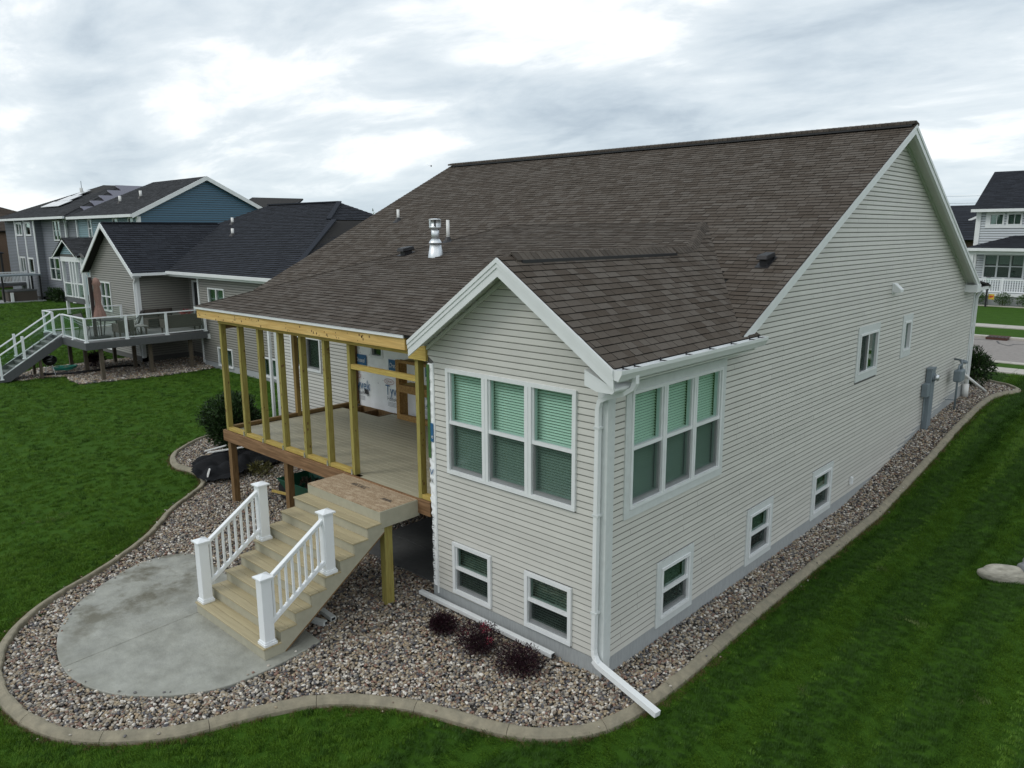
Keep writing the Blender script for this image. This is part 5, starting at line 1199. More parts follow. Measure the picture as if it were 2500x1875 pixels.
# furniture on that deck
t = thing('umbrella', 'closed faded pink patio umbrella with dark mast on the grey deck', 'umbrella', (-29.6, 3.95, 1.64))
obj('mast', MB().box(-29.66, -29.54, 3.72, 3.84, 1.64, 4.24), M['maroon'], t); cn = MB(); n_ = 20
prof_ = [(.25, 2.50), (.19, 2.75), (.10, 3.1), (.10, 3.14), (.13, 3.5), (.10, 3.85), (.15, 3.95), (.11, 4.15), (.02, 4.22)]
for r_, z in prof_:
    for k in range(n_): a = 2*math.pi*k/n_; rr_ = r_*(1+.25*math.cos(a*7)*(1 if z < 4 else .5)); cn.v.append((-29.5+rr_*math.cos(a)+.02*math.sin(z*7), 3.98+rr_*math.sin(a), z))
for i in range(len(prof_)-1):
    for k in range(n_): k2 = (k+1) % n_; cn.f.append((i*n_+k, i*n_+k2, (i+1)*n_+k2, (i+1)*n_+k)); cn.r.append(.5); cn.m.append(0)
obj('canopy', cn, M['canopy'], t, True); obj('strap', MB().lathe((-29.5, 3.98, 3.09), [(.125, 0), (.125, .05)], 14), M['canopy'], t); obj('base', MB().lathe((-29.6, 3.95, 1.64), [(.42, 0), (.42, .06), (.1, .1)], 18), M['black'], t); obj('pole', MB().tube([(-29.5, 3.98, 1.7), (-29.5, 3.98, 2.6)], .03, 8), M['maroon'], t)
def sling_chair():
    t = thing('patio_chair', 'x', 'chair', (0, 0, 0), 'sling chairs on the grey deck')
    obj('seat', MB().box(-.26, .26, -.25, .25, .40, .42), M['cushion'], t); obj('backrest', MB().poly8([(-.26, .23, .42), (.26, .23, .42), (.26, .25, .42), (-.26, .25, .42), (-.26, .46, 1.0), (.26, .46, 1.0), (.26, .48, 1.0), (-.26, .48, 1.0)]), M['cushion'], t)
    for sx in (-1, 1):
        obj('frame', MB().tube([(sx*.29, -.3, 0), (sx*.29, -.26, .62), (sx*.29, .2, .62), (sx*.29, .36, .78)], .015, 6), M['black'], t); obj('frame', MB().tube([(sx*.28, .30, 0), (sx*.28, .18, .40), (sx*.28, .47, 1.02)], .015, 6), M['black'], t)
    return t
ch = sling_chair(); ch.location = (-30.2, 3.7, 1.64); ch.rotation_euler = (0, 0, 2.2); ch['label'] = 'sling patio chair at the stair end of the grey deck, left of the umbrella'
dup(ch, (-30.3, 5.6, 1.64), -.6, 'sling patio chair behind the closed umbrella on the grey deck')
t = thing('patio_table', 'low dark patio table beside the closed umbrella on the grey deck', 'table', (-30.1, 4.6, 1.64))
obj('tabletop', MB().lathe((-30.1, 4.6, 1.64), [(.55, .68), (.55, .71)], 20), M['black'], t)
for a in (0.5, 2.1, 3.6, 5.2): obj('leg', MB().tube([(-30.1+.45*math.cos(a), 4.6+.45*math.sin(a), 1.64), (-30.1+.3*math.cos(a), 4.6+.3*math.sin(a), 2.33)], .018, 6), M['black'], t)
def wick(name, label, cat, x0, x1, y0, y1, back, h=.78):
    t = thing(name, label, cat, ((x0+x1)/2, (y0+y1)/2, 1.64)); z = 1.64
    obj('seat', MB().box(x0, x1, y0, y1, z+.25, z+.42), M['wicker'], t); obj('cushion', MB().box(x0+.06, x1-.06, y0+.05, y1-.05, z+.42, z+.50), M['cushion'], t, bevel=.03)
    if back == '+x': obj('backrest', MB().box(x1-.10, x1, y0, y1, z+.42, z+h), M['wicker'], t)
    if back == '-y': obj('backrest', MB().box(x0, x1, y0, y0+.1, z+.42, z+h), M['wicker'], t)
    for yy in (y0, y1-.09): obj('armrest', MB().box(x0, x1-.1, yy, yy+.09, z+.42, z+.62), M['wicker'], t)
    for xx in (x0+.03, x1-.09):
        for yy in (y0+.03, y1-.09): obj('leg', MB().box(xx, xx+.06, yy, yy+.06, z, z+.25), M['wicker'], t)
    return t
wick('wicker_armchair', 'brown wicker armchair with grey cushion near the middle of the deck rail', 'armchair', -29.3, -28.55, 4.35, 5.0, '+x')
wick('wicker_sofa', 'long brown wicker sofa seen from behind at the right end of the grey deck', 'sofa', -29.2, -28.5, 6.35, 7.95, '+x', .82)
tag(obj('blanket', foliage((-28.75, 7.4, 2.50), (.2, .35, .07), 160, .07, lumps=3), M['red']), 'dark red blanket draped over the back of the wicker sofa', 'blanket')
t = thing('coffee_table', 'low brown coffee table with pale top beside the wicker armchair', 'table', (-29.4, 5.6, 1.64))
obj('tabletop', MB().box(-29.7, -29.0, 5.15, 5.75, 2.0, 2.05), M['cushion'], t)
for x in (-29.66, -29.1):
    for y in (5.19, 5.65): obj('leg', MB().box(x, x+.06, y, y+.06, 1.64, 2.0), M['wicker'], t)
t = thing('bench', 'brown wooden bench against the dark recess wall at the back of the deck', 'bench', (-31.4, 7.2, 1.64))
obj('seat', MB().box(-31.65, -31.2, 6.6, 8.0, 2.06, 2.11), M['wicker'], t); obj('backrest', MB().box(-31.70, -31.65, 6.6, 8.0, 2.2, 2.5), M['wicker'], t)
for y in (6.62, 7.3, 7.92): obj('leg', MB().box(-31.65, -31.2, y, y+.06, 1.64, 2.06), M['wicker'], t); obj('upright', MB().box(-31.7, -31.65, y, y+.06, 1.64, 2.5), M['wicker'], t)
# under and beside that deck
t = thing('kettle_grill', 'round black kettle grill standing under the grey deck stairs', 'grill', (-31.4, 2.4, 0))
obj('bowl', MB().lathe((-31.4, 2.4, .66), [(.03, -.26), (.18, -.2), (.26, -.09), (.285, .0)], 20), M['enamel'], t, True); obj('lid', MB().lathe((-31.4, 2.4, .665), [(.29, .0), (.27, .09), (.18, .17), (.04, .2)], 20), M['enamel'], t, True); obj('handle', MB().tube([(-31.4, 2.32, .86), (-31.4, 2.34, .93), (-31.4, 2.46, .93), (-31.4, 2.48, .86)], .014, 6), M['black'], t)
for a in (.4, 2.5, 4.6): obj('leg', MB().tube([(-31.4+.12*math.cos(a), 2.4+.12*math.sin(a), .45), (-31.4+.25*math.cos(a), 2.4+.25*math.sin(a), 0)], .012, 6), M['steel'], t)
obj('wheel', MB().tube([(-31.33, 2.1, .08), (-31.28, 2.1, .08)], .08, 12), M['black'], t)
hs = MB()
for k in range(4): ph = k*1.4; hs.tube([(-32.1+.42*math.cos(a*.7+ph)*(.6+.06*k)+.05*math.sin(a*3), 3.15+.75*math.sin(a*.7+ph)*(.5+.06*k), .05+.035*k+.04*abs(math.sin(a+k))) for a in range(11)], .022, 6)
tag(obj('garden_hose', hs, M['teal'], smooth=True), 'tangled teal garden hose lying beside the kettle grill', 'hose')
t = thing('bush', 'small dark rounded bush in the gravel under the grey deck', 'bush', (-32.3, 4.5, 0)); obj('foliage', foliage((-32.3, 4.5, .33), (.42, .42, .38), 1200, .06, lumps=6), M['leaf_purple'], t); obj('stems', MB().tube([(-32.3, 4.5, 0), (-32.3, 4.5, .4)], .02, 5), M['stem'], t)
tag(obj('drain_hose', MB().tube([(-31.5, 2.2, .05), (-31.2, 2.6, .05), (-30.9, 3.2, .05), (-30.8, 4.0, .05), (-31.2, 4.9, .06), (-30.8, 5.9, .05)], .05, 8), M['black'], smooth=True), 'black corrugated drain hose curving along the gravel under the grey deck', 'drain hose')
NB = [(-33.8, 2.4), (-31.6, .8), (-30.9, 1.2), (-31.2, 2.1), (-30.6, 2.75), (-29.6, 2.55), (-28.3, 2.55), (-28.0, 4.0), (-27.65, 5.6), (-27.62, 7.0), (-27.9, 8.14), (-28.95, 8.14), (-28.95, 8.97), (-31.75, 8.97), (-31.75, 6.5), (-33.8, 6.5)]
obj('neighbour_gravel_bed', MB().prism([(x, y, -.03) for x, y in NB], (0, 0, -.05)), M['gravelbase'], kind='structure')
P_ = scatter_xy(-34, -27.5, .7, 9, 21000); P_ = P_[inside(P_, NB)]; gravel('gravel', P_, .034, 'x') if False else None
n_ = len(P_); s_ = .034*rng.uniform(.7, 1.4, n_)
tag(instancer('neighbour_gravel', np.c_[P_, rng.uniform(-.03, .0, n_)], np.c_[rng.normal(0, .3, n_), rng.normal(0, .3, n_), rng.uniform(0, 6, n_)], np.c_[s_*1.2, s_, s_*.7], stone_src), 'grey-brown pebbles under the deck of the grey house', None, None, 'stuff')

# ---- blue house
bh = thing('house', 'two-storey blue house whose big blue gable rises behind the grey house', 'house', (-56, 19, 0))
bT, bG = Tg(14.0), Tr(-50.0); bo = [(-59.54, -58.75, 5.70, 7.15), (-54.5, -53.5, 5.7, 7.14), (-51.65, -50.7, 5.7, 7.15)]
clad('wall', bh, bT, -62.0, -50.0, 0, 7.25, M['sid_blue_lit'], ops=bo, e=.16)
for o in bo: swin(bh, bT, *o, meet=True, dark=True, fr=.09)
clad('wall', bh, bG, 14.0, 24.1, 0, 7.25, M['sid_blue_shade'], gable=(13.8, 24.3, 19.05, 9.95), e=.16)
obj('wall', MB().box(-62, -50.2, 23.9, 24.1, 0, 7.2).box(-62, -61.8, 14.2, 23.9, 0, 7.2), M['sid_blue_shade'], bh)
obj('corner_post', MB().box(-50.2, -49.95, 13.95, 14.2, 0, 7.2), M['white'], bh)
roofset(bh, [([(-49.7, 13.55, 7.35), (-49.7, 19.05, 10.1), (-59.0, 19.05, 10.1), (-62.6, 13.55, 7.35)], (1, 0, 0)), ([(-49.7, 19.05, 10.1), (-49.7, 24.55, 7.35), (-62.6, 24.55, 7.35), (-59.0, 19.05, 10.1)],),
             ([(-55.4, 30, 8.6), (-56.1, 31, 9.05), (-65.1, 31, 9.45), (-64, 26, 6.9), (-52.6, 26, 6.9)], (1, 0, 0))], M['sh_grey'], M['roofbase'], e=.2, wmin=.25, wmax=.6)
obj('wall', MB().box(-62, -54, 24.2, 34, 0, 6.9), M['sid_blue_shade'], bh)
for s_ in (-1, 1):
    ye = 19.05+s_*5.5; obj('rake_board', MB().prism([(-49.68, 19.05, 10.12), (-49.68, ye, 7.37), (-49.68, ye, 7.07), (-49.68, 19.05, 9.82)], (-.06, 0, 0)), M['white'], bh); obj('soffit', MB().prism([(-49.72, 19.05, 9.9), (-49.72, ye, 7.15), (-50, ye, 7.15), (-50, 19.05, 9.9)], (0, 0, .03)), M['white'], bh)
obj('gutter', MB().box(-62.6, -49.7, 13.4, 13.56, 7.15, 7.35), M['white'], bh); obj('downspout', MB().box(-61.9, -61.75, 13.85, 13.98, .2, 7.1), M['white'], bh)
for x, y in ((-56.9, 15.55), (-54.6, 16.2)):
    z = 7.35+.5*(y-13.55); t = thing('vent_pipe', ('left' if x < -56 else 'right')+' white vent pipe on the dark roof slope of the blue house', 'vent pipe', (x, y, z), 'vent pipes on the blue house roof'); obj('pipe', MB().tube([(x, y, z-.05), (x, y, z+.5)], .10, 10), M['pvc'], t, True); obj('flashing', MB().lathe((x, y, z), [(.25, -.1), (.14, .1)], 8), M['black'], t)
# sun porch of the blue house (part of that house)
pT = Tg(11.7)
for x in (-59.15, -57.55, -56.95, -56.35, -55.05): obj('porch_column', MB().box(x-.10, x+.10, 11.7, 11.9, 1.35 if x not in (-59.15, -55.05) else 0, 4.1), M['white'], bh)
obj('porch_beam', MB().box(-59.35, -54.9, 11.68, 11.92, 4.0, 4.35), M['white'], bh)
clad('wall', bh, pT, -59.0, -55.1, 4.3, 4.32, M['sid_blue_lit'], gable=(-59.6, -54.6, -57.5, 5.55), e=.14)
for s_, xe in ((-1, -60.3), (1, -55.0)): obj('rake_board', MB().prism([(-57.6, 11.4, 5.75), (xe, 11.4, 4.45), (xe, 11.4, 4.2), (-57.6, 11.4, 5.5)], (0, .05, 0)), M['white'], bh)
roofset(bh, [([(-57.6, 11.4, 5.77), (-57.6, 14, 5.77), (-55.0, 14, 4.45), (-55.0, 11.4, 4.45)], (0, 1, 0)), ([(-57.6, 11.4, 5.77), (-57.6, 14, 5.77), (-60.3, 14, 4.45), (-60.3, 11.4, 4.45)],)], M['sh_grey'], M['roofbase'], e=.2)
obj('porch_floor', MB().box(-59.3, -55.0, 11.7, 14, 1.0, 1.32), M['fascia_grey'], bh); obj('porch_rail', MB().box(-59.1, -55.1, 11.74, 11.8, 2.35, 2.45).box(-59.1, -55.1, 11.74, 11.8, 1.35, 1.45), M['white'], bh)
for k in range(3): x = -59.0+k*1.32; obj('glass_panel', MB().box(x, x+1.2, 11.76, 11.78, 1.45, 2.35), M['glass_clear'], bh)
obj('porch_column', MB().box(-55.15, -55.0, 13.4, 13.55, 0, 4.1), M['white'], bh)

# ---- slate house with solar panels
k3 = 1.0596; f3 = lambda x, z: (5.58+(x-5.58)*k3, 6.06+(z-6.06)*k3)
sh3 = thing('house', 'slate-grey two-storey house with bay windows and solar panels on its dark hip roof', 'house', (-76, 20, 0))
sT = Tg(15.3); so3 = []
for (x0, z1, x1, z0) in ((-67.86, 7.13, -66.05, 5.45), (-69.85, 4.04, -67.2, 2.1), (-70.3, 1.31, -68.76, .7)):
    a, b = f3(x0, z1), f3(x1, z0); so3.append((a[0], b[0], b[1], a[1]))
clad('wall', sh3, sT, -87.2, -66.3, 0, 7.4, M['sid_slate'], ops=so3, e=.15)
for i, o in enumerate(so3): swin(sh3, sT, *o, cols=2 if i < 2 else 1, meet=i < 2, dark=True, fr=.11)
yb3 = 14.7; kb = (14.7+7.81)/21.81; fb = lambda x, z: (5.58+(x-5.58)*kb, 6.06+(z-6.06)*kb); BT3 = Tg(yb3)
bx0, bx1 = fb(-78.8, 0)[0], fb(-73.0, 0)[0]; bo3 = []
for (x0, z1, x1, z0) in ((-78.48, 7.1, -76.6, 5.85), (-75.6, 7.1, -74.0, 5.85), (-78.4, 3.95, -76.7, 2.4), (-75.85, 3.9, -74.3, 2.4)):
    a, b = fb(x0, z1), fb(x1, z0); bo3.append((a[0], b[0], b[1], a[1]))
clad('wall', sh3, BT3, bx0, bx1, 0, 7.4, M['sid_slate'], ops=bo3, e=.15)
for i, o in enumerate(bo3): swin(sh3, BT3, *o, cols=2 if i in (0, 2) else 1, meet=False, dark=True, fr=.15)
clad('wall', sh3, Tr(bx1), 14.7, 15.3, 0, 7.4, M['sid_slate'], e=.15)
for x in (bx0+.1, (bx0+bx1)/2, bx1-.1): obj('corner_post', MB().box(x-.14, x+.14, 14.64, 14.72, 0, 7.4), M['white'], sh3)
obj('corner_post', MB().box(-69.0, -68.4, 15.2, 15.32, 0, 7.4), M['white'], sh3); obj('downspout', MB().rtube([(-68.1, 14.9, 7.3), (-68.2, 15.1, 6.8), (-68.4, 15.15, 6.6), (-68.4, 15.15, .2)], .14, .12, (0, 1, 0)), M['white'], sh3)
clad('wall', sh3, Tr(-66.3), 15.3, 28, 0, 7.4, M['sid_slate'], e=.15); obj('wall', MB().box(-87.2, -87, 15.3, 28, 0, 7.4), M['sid_slate'], sh3)
A3, B3 = (-77.8, 22, 10.80), (-73.2, 22, 10.55)
roofset(sh3, [([(-87.8, 14.3, 7.5), (-65.9, 14.3, 7.45), B3, A3], (1, 0, 0)), ([(-65.9, 14.3, 7.45), (-65.9, 29, 7.45), B3], (0, 1, 0)), ([(-87.8, 14.3, 7.5), A3, (-87.8, 29, 7.5)], (0, 1, 0)), ([(-87.8, 29, 7.5), A3, B3, (-65.9, 29, 7.45)],)], M['sh_grey'], M['roofbase'], e=.22, wmin=.3, wmax=.7)
obj('gutter', MB().box(-87.9, -65.8, 14.15, 14.31, 7.28, 7.48), M['white'], sh3)
M['panel'] = mat('solar_panel_glass', (0.42, 0.44, 0.46), .12, spec=.9); M['panel2'] = mat('purple_solar_panel', (0.065, 0.055, 0.085), .2, spec=.9)
zf3 = lambda x, y: 7.48+(y-14.3)*.43
for (x, y) in ((-79.6, 16.6), (-77.8, 16.6), (-76.0, 16.6), (-79.0, 17.9), (-77.2, 17.9), (-78.6, 19.2)):
    t = thing('solar_panel', {(-79.6, 16.6): 'left panel of the lowest row of pale solar panels on the slate house', (-77.8, 16.6): 'middle panel of the lowest row of pale solar panels', (-76.0, 16.6): 'right panel of the lowest row of pale solar panels', (-79.0, 17.9): 'left panel of the second row of pale solar panels', (-77.2, 17.9): 'right panel of the second row of pale solar panels', (-78.6, 19.2): 'single pale solar panel highest up beside the white flue'}[(x, y)], 'solar panel', (x, y, zf3(x, y)), 'pale solar panels on the slate house roof')
    mb = MB(); mb.poly8([(x, y, zf3(x, y)+.08), (x+1.72, y, zf3(x, y)+.08), (x+1.72, y+1.2, zf3(x, y+1.2)+.08), (x, y+1.2, zf3(x, y+1.2)+.08), (x, y, zf3(x, y)+.13), (x+1.72, y, zf3(x, y)+.13), (x+1.72, y+1.2, zf3(x, y+1.2)+.13), (x, y+1.2, zf3(x, y+1.2)+.13)]); obj('glass', mb, M['panel'], t)
for k in range(5):
    y = 16.2+k*1.25; x = -67.6-1.3*k; z = 7.45+(-65.9-x)*.42; t = thing('solar_panel', ('lowest', 'second lowest', 'middle', 'second highest', 'highest')[k]+' purplish solar panel stepping up the right hip of the slate house', 'solar panel', (x, y, z), 'purple solar panels on the slate house roof')
    mb = MB(); mb.poly8([(x, y, z+.1), (x+1.3, y, z-.45), (x+1.3, y+3.2, z-.45), (x, y+3.2, z+.1), (x, y, z+.2), (x+1.3, y, z-.35), (x+1.3, y+3.2, z-.35), (x, y+3.2, z+.2)]); obj('glass', mb, M['panel2'], t)
t = thing('roof_antenna', 'thin antenna and white flue on the slate house roof', 'antenna', (-79.2, 20.2, 10)); obj('mast', MB().tube([(-79.4, 20.4, 10), (-79.4, 20.4, 11.2)], .03, 5), M['grey_metal'], t); obj('flue', MB().tube([(-78.9, 20.2, 9.9), (-78.9, 20.2, 10.5)], .16, 8), M['pvc'], t)
t = thing('hot_tub', 'grey-brown hot tub under a flat dark pergola', 'hot tub', (-75.2, 12.7, 0)); obj('cabinet', MB().box(-76.3, -74.25, 11.6, 13.9, .05, .92), M['wicker'], t); obj('cover', MB().box(-76.35, -74.2, 11.55, 13.95, .92, 1.02), M['fascia_grey'], t); obj('step', MB().box(-74.2, -73.9, 11.75, 11.95, .05, .85), M['white'], t)
t = thing('pergola', 'flat black pergola standing over the hot tub', 'pergola', (-75.3, 12.7, 0))
for x in (-74.15, -76.6):
    for y in (11.25, 14.25): obj('post', MB().box(x-.07, x+.07, y-.07, y+.07, 0, 2.3), M['black'], t)
obj('roof_panel', MB().box(-76.8, -74.0, 11.1, 14.4, 2.3, 2.42), M['grey_metal'], t)
obj('hot_tub_pad', MB().box(-77, -73.9, 10.6, 14.5, -.05, .05), M['found'], kind='structure')
for (x, y, r_, lab) in ((-73.3, 15.0, .8, 'dark green shrubs at the foot of the slate house wall, left clump'), (-71.7, 15.0, .7, 'dark green shrubs at the foot of the slate house wall, right clump')):
    t = thing('bush', lab, 'bush', (x, y, 0)); obj('foliage', foliage((x, y, .55), (r_, .6, .6), 700, .12, lumps=6), M['leaf_green'], t); obj('stems', MB().tube([(x, y, 0), (x, y, .6)], .03, 5), M['stem'], t)
t = thing('rear_deck', 'raised deck with white picket railing beside the slate house', 'deck', (-81, 11, 0)); obj('platform', MB().box(-83, -79, 7.5, 14.6, 1.15, 1.4), M['fascia_grey'], t); obj('top_rail', MB().box(-79.06, -78.96, 7.5, 14.6, 2.42, 2.5), M['rail'], t); obj('bottom_rail', MB().box(-79.05, -78.97, 7.5, 14.6, 1.5, 1.57), M['rail'], t)
bal = MB()
for k in range(60): y = 7.55+k*.118; bal.box(-79.03, -78.99, y, y+.05, 1.5, 2.45)
obj('balusters', bal, M['rail'], t, kind='stuff')
for y in (7.6, 10.9, 14.5): obj('post', MB().box(-79.1, -78.94, y-.08, y+.08, 0, 2.6), M['rail'], t)
t = thing('gazebo', 'dark-roofed gazebo on the raised deck at the left edge', 'gazebo', (-81.5, 10.5, 1.4)); obj('roof', MB().prism([(-79.3, 8.3, 4.2), (-79.3, 12.9, 4.2), (-83.5, 12.9, 4.2), (-83.5, 8.3, 4.2)], (0, 0, .1)), M['sh_blue'], t)
rg = MB(); q = [(-79.2, 8.2, 4.3), (-79.2, 13, 4.3), (-83.6, 13, 4.3), (-83.6, 8.2, 4.3)]
for i in range(4): rg.face([q[i], q[(i+1) % 4], (-81.4, 10.6, 5.1)])
obj('roof', rg, M['sh_blue'], t)
for x in (-79.4, -83.3):
    for y in (8.5, 12.7): obj('post', MB().box(x-.08, x+.08, y-.08, y+.08, 1.4, 4.2), M['black'], t)
# ---- brown house at the far left
bw_ = thing('house', 'brown house with dark roof and a white gable at the far left edge', 'house', (-104, 16, 0)); obj('wall', MB().box(-112, -97, 9, 26, 0, 6.4), M['sid_brown'], bw_)
roofset(bw_, [([(-96.5, 8.5, 6.4), (-96.5, 26.5, 6.4), (-104, 19, 9.3), (-104, 15, 9.3)], (0, 1, 0)), ([(-96.5, 8.5, 6.4), (-104, 15, 9.3), (-112.5, 8.5, 6.4)], (1, 0, 0)), ([(-96.5, 26.5, 6.4), (-112.5, 26.5, 6.4), (-104, 19, 9.3)],)], M['sh_brown'], M['roofbase'], e=.3, wmin=.4, wmax=.9)
obj('gable', MB().prism([(-96.2, 8.0, 3.5), (-96.2, 13.5, 4.2), (-96.2, 10.2, 6.6)], (-.4, 0, 0)), M['white'], bw_); obj('porch_roof', MB().prism([(-94, 8, 4.3), (-94, 16, 4.3), (-97, 16, 5.1), (-97, 8, 5.1)], (0, 0, .15)), M['sh_grey'], bw_); obj('gutter', MB().box(-93.95, -93.8, 8, 16, 4.2, 4.4), M['white'], bw_)

# ---- street side
M['asphalt'] = mat('worn_street_asphalt', (0.235, 0.215, 0.20), .9, var=.12, vscale=3, bump=.3, bscale=60, dirt=((0.30, 0.28, 0.26), 8, .5, .8))
M['walk'] = mat('sidewalk_concrete', (0.42, 0.40, 0.36), .9, var=.08, vscale=2)
ZR = 1.0-.06
obj('street', MB().box(-200, 120, 26.9, 34.0, ZR-.3, ZR-.05+.06), M['asphalt'], kind='structure')
cb = MB(); 
for k in range(60): x = -80+k*2.5; cb.box(x, x+2.49, 34.0, 34.45, ZR-.2, ZR+.10) if not (-2.5 < x+1.2 < -.5 and False) else None
obj('street_kerb', cb, M['walk'], kind='structure'); cb = MB()
for k in range(60): x = -80+k*2.5; cb.box(x, x+2.49, 26.45, 26.9, ZR-.2, ZR+.03)
obj('street_kerb', cb, M['walk'], kind='structure')
for (y0, y1, nm) in ((24.05, 25.15, 'sidewalk'), (38.7, 40.1, 'sidewalk')):
    r_ = thing(nm, 'x', None, (0, y0, ZR)); del r_['label']; r_['kind'] = 'structure'
    for k in range(40): x = -40+k*1.5; obj('paving_slab', MB().box(x+.008, x+1.492, y0, y1, ZR-.1, ZR+.045), M['walk'], r_)
obj('lawn_walk', MB().box(-30, 30, 51.6, 52.0, ZR-.1, ZR+.05), M['walk'], kind='structure')
ck = MB()
for pth in ([(-3.6, 33.4), (-2.6, 33.15), (-1.9, 33.3)], [(-1.7, 33.1), (-1.46, 32.3), (-1.0, 31.75), (-.9, 32.4), (0, 33.0), (1.6, 33.6)]):
    for a, b in zip(pth[:-1], pth[1:]): ck.beam((*a, ZR+.013), (*b, ZR+.013), .07, .004)
obj('street_crack', ck, M['black'], kind='structure')
t = thing('storm_drain', 'rusty dark red storm drain inlet in the far kerb of the street', 'storm drain', (-1.8, 34.1, ZR)); M['rust'] = mat('rusty_iron', (0.07, 0.03, 0.022), .9, var=.3)
obj('frame', MB().box(-2.25, -1.38, 33.5, 34.47, ZR+.015, ZR+.12), M['rust'], t)
for k in range(6): obj('bar', MB().box(-2.2+k*.14, -2.13+k*.14, 33.52, 33.98, ZR+.12, ZR+.135), M['black'], t)
n5 = thing('house', 'pale grey two-storey house with dark roof and white-railed front porch across the street', 'house', (0, 55, 1))
oT = Tg(55.0); oo = [(-6.95+i*1.06, -6.03+i*1.06, 6.28, 7.13) for i in range(5)]+[(-7.0, -4.5, 2.62, 4.33), (-3.9, -1.4, 2.62, 4.33)]
clad('wall', n5, oT, -7.6, 9, .9, 7.3, M['sid_pale'], ops=oo, e=.17)
for o in oo[:5]: swin(n5, oT, *o, cols=1, meet=False, dark=False, fr=.10, bars=True)
for o in oo[5:]: swin(n5, oT, *o, cols=3, meet=True, dark=True, fr=.10)
for o in oo[5:]:
    for i in range(3): obj('roller_blind', MB().tbox(oT, o[0]+.12+i*.83, o[0]+.83+i*.83, 3.62, 4.22, -.10, -.08), M['blind'], n5)
obj('window_trim', MB().tbox(oT, -7.15, 9, 7.13, 7.32, 0, .05).tbox(oT, -7.15, 9, 6.12, 6.28, 0, .05).tbox(oT, -7.15, -6.95, 6.28, 7.13, 0, .05), M['white'], n5)
obj('corner_post', MB().box(-7.75, -7.45, 54.93, 55.1, .9, 7.3), M['white'], n5); obj('wall', MB().box(-7.6, -7.4, 55.2, 65, .9, 7.3), M['sid_pale'], n5)
roofset(n5, [([(-7.95, 54.5, 7.42), (14, 54.5, 7.42), (14, 60, 10.25), (-7.95, 60, 10.25)], (1, 0, 0)), ([(-7.95, 60, 10.25), (14, 60, 10.25), (14, 65.5, 7.42), (-7.95, 65.5, 7.42)],), ([(-7.75, 52.6, 4.78), (14, 52.6, 4.78), (14, 54.98, 5.6), (-5.3, 54.98, 5.6)], (1, 0, 0)), ([(-7.75, 52.6, 4.78), (-5.3, 54.98, 5.6), (-7.75, 55, 4.78)],)], M['sh_blue'], M['roofbase'], e=.2, wmin=.3, wmax=.6)
obj('gutter', MB().box(-8.0, 14, 54.35, 54.5, 7.22, 7.42), M['white'], n5); obj('gutter', MB().box(-7.8, 14, 52.45, 52.6, 4.58, 4.78), M['white'], n5); obj('porch_beam', MB().box(-7.6, 14, 52.75, 53.0, 4.36, 4.58), M['white'], n5)
for x in (-7.35, -1.0): obj('porch_column', MB().box(x-.16, x+.16, 52.75, 53.0, 1.75, 4.36), M['white'], n5)
obj('porch_floor', MB().box(-7.6, 9, 52.7, 55, 1.55, 1.75), M['white'], n5); obj('porch_base', MB().box(-7.5, 9, 52.8, 55, .8, 1.55), M['found'], n5)
prl = part_empty('porch_railing', n5); obj('top_rail', MB().box(-7.3, 9, 52.82, 52.92, 2.62, 2.72), M['rail'], prl); obj('bottom_rail', MB().box(-7.3, 9, 52.83, 52.91, 1.82, 1.90), M['rail'], prl)
for x in (-5.3, -3.2): obj('rail_post', MB().box(x-.07, x+.07, 52.8, 52.94, 1.75, 2.8), M['rail'], prl)
for k in range(56): obj('baluster', MB().box(-7.2+k*.145, -7.14+k*.145, 52.84, 52.90, 1.85, 2.65), M['rail'], prl)
for i, (x, w_) in enumerate(((-6.5, .5), (-5.05, .55), (-3.75, .55))):
    t = thing('bush', ('clipped green bush left of the yellow sign', 'clipped green bush right of the yellow sign', 'clipped green bush at the right edge by the porch base')[i]+' across the street', 'bush', (x, 52.2, 1), 'clipped bushes by the porch'); obj('foliage', foliage((x, 52.2, 1.42), (w_, .45, .45), 800, .06, lumps=7, shape=.4), M['leaf_mid'], t); obj('stems', MB().tube([(x, 52.2, .9), (x, 52.2, 1.4)], .03, 5), M['stem'], t)
t = thing('lamp_post', 'thin black lamp post on the lawn across the street', 'lamp post', (-5.8, 51.0, 1)); obj('pole', MB().tube([(-5.8, 51, .9), (-5.8, 51, 2.55)], .06, 8), M['black'], t); obj('lantern', MB().lathe((-5.8, 51, 2.55), [(.08, 0), (.14, .25), (.05, .35)], 6), M['glass_clear'], t); obj('lantern_cap', MB().lathe((-5.8, 51, 2.9), [(.17, 0), (.02, .12)], 6), M['black'], t)
M['yellow'] = mat('yellow_sign', (.62, .42, .05), .6); M['orange'] = mat('red_orange_print', (.55, .06, .02), .6)
t = thing('yard_sign', 'small yellow garden sign with a red fish shape between lamp post and bush', 'sign', (-5.55, 51.2, 1)); sg = obj('panel', MB().box(-5.72, -5.38, 51.2, 51.22, 1.44, 1.80), M['yellow'], t); obj('stake', MB().tube([(-5.74, 51.22, .9), (-5.74, 51.22, 1.85)], .012, 5), M['black'], t)
flat(Tg(51.2), [(-5.69, 1.62), (-5.60, 1.70), (-5.5, 1.68), (-5.42, 1.72), (-5.44, 1.60), (-5.5, 1.58), (-5.58, 1.54)], .004, M['orange'], sg, 'print')
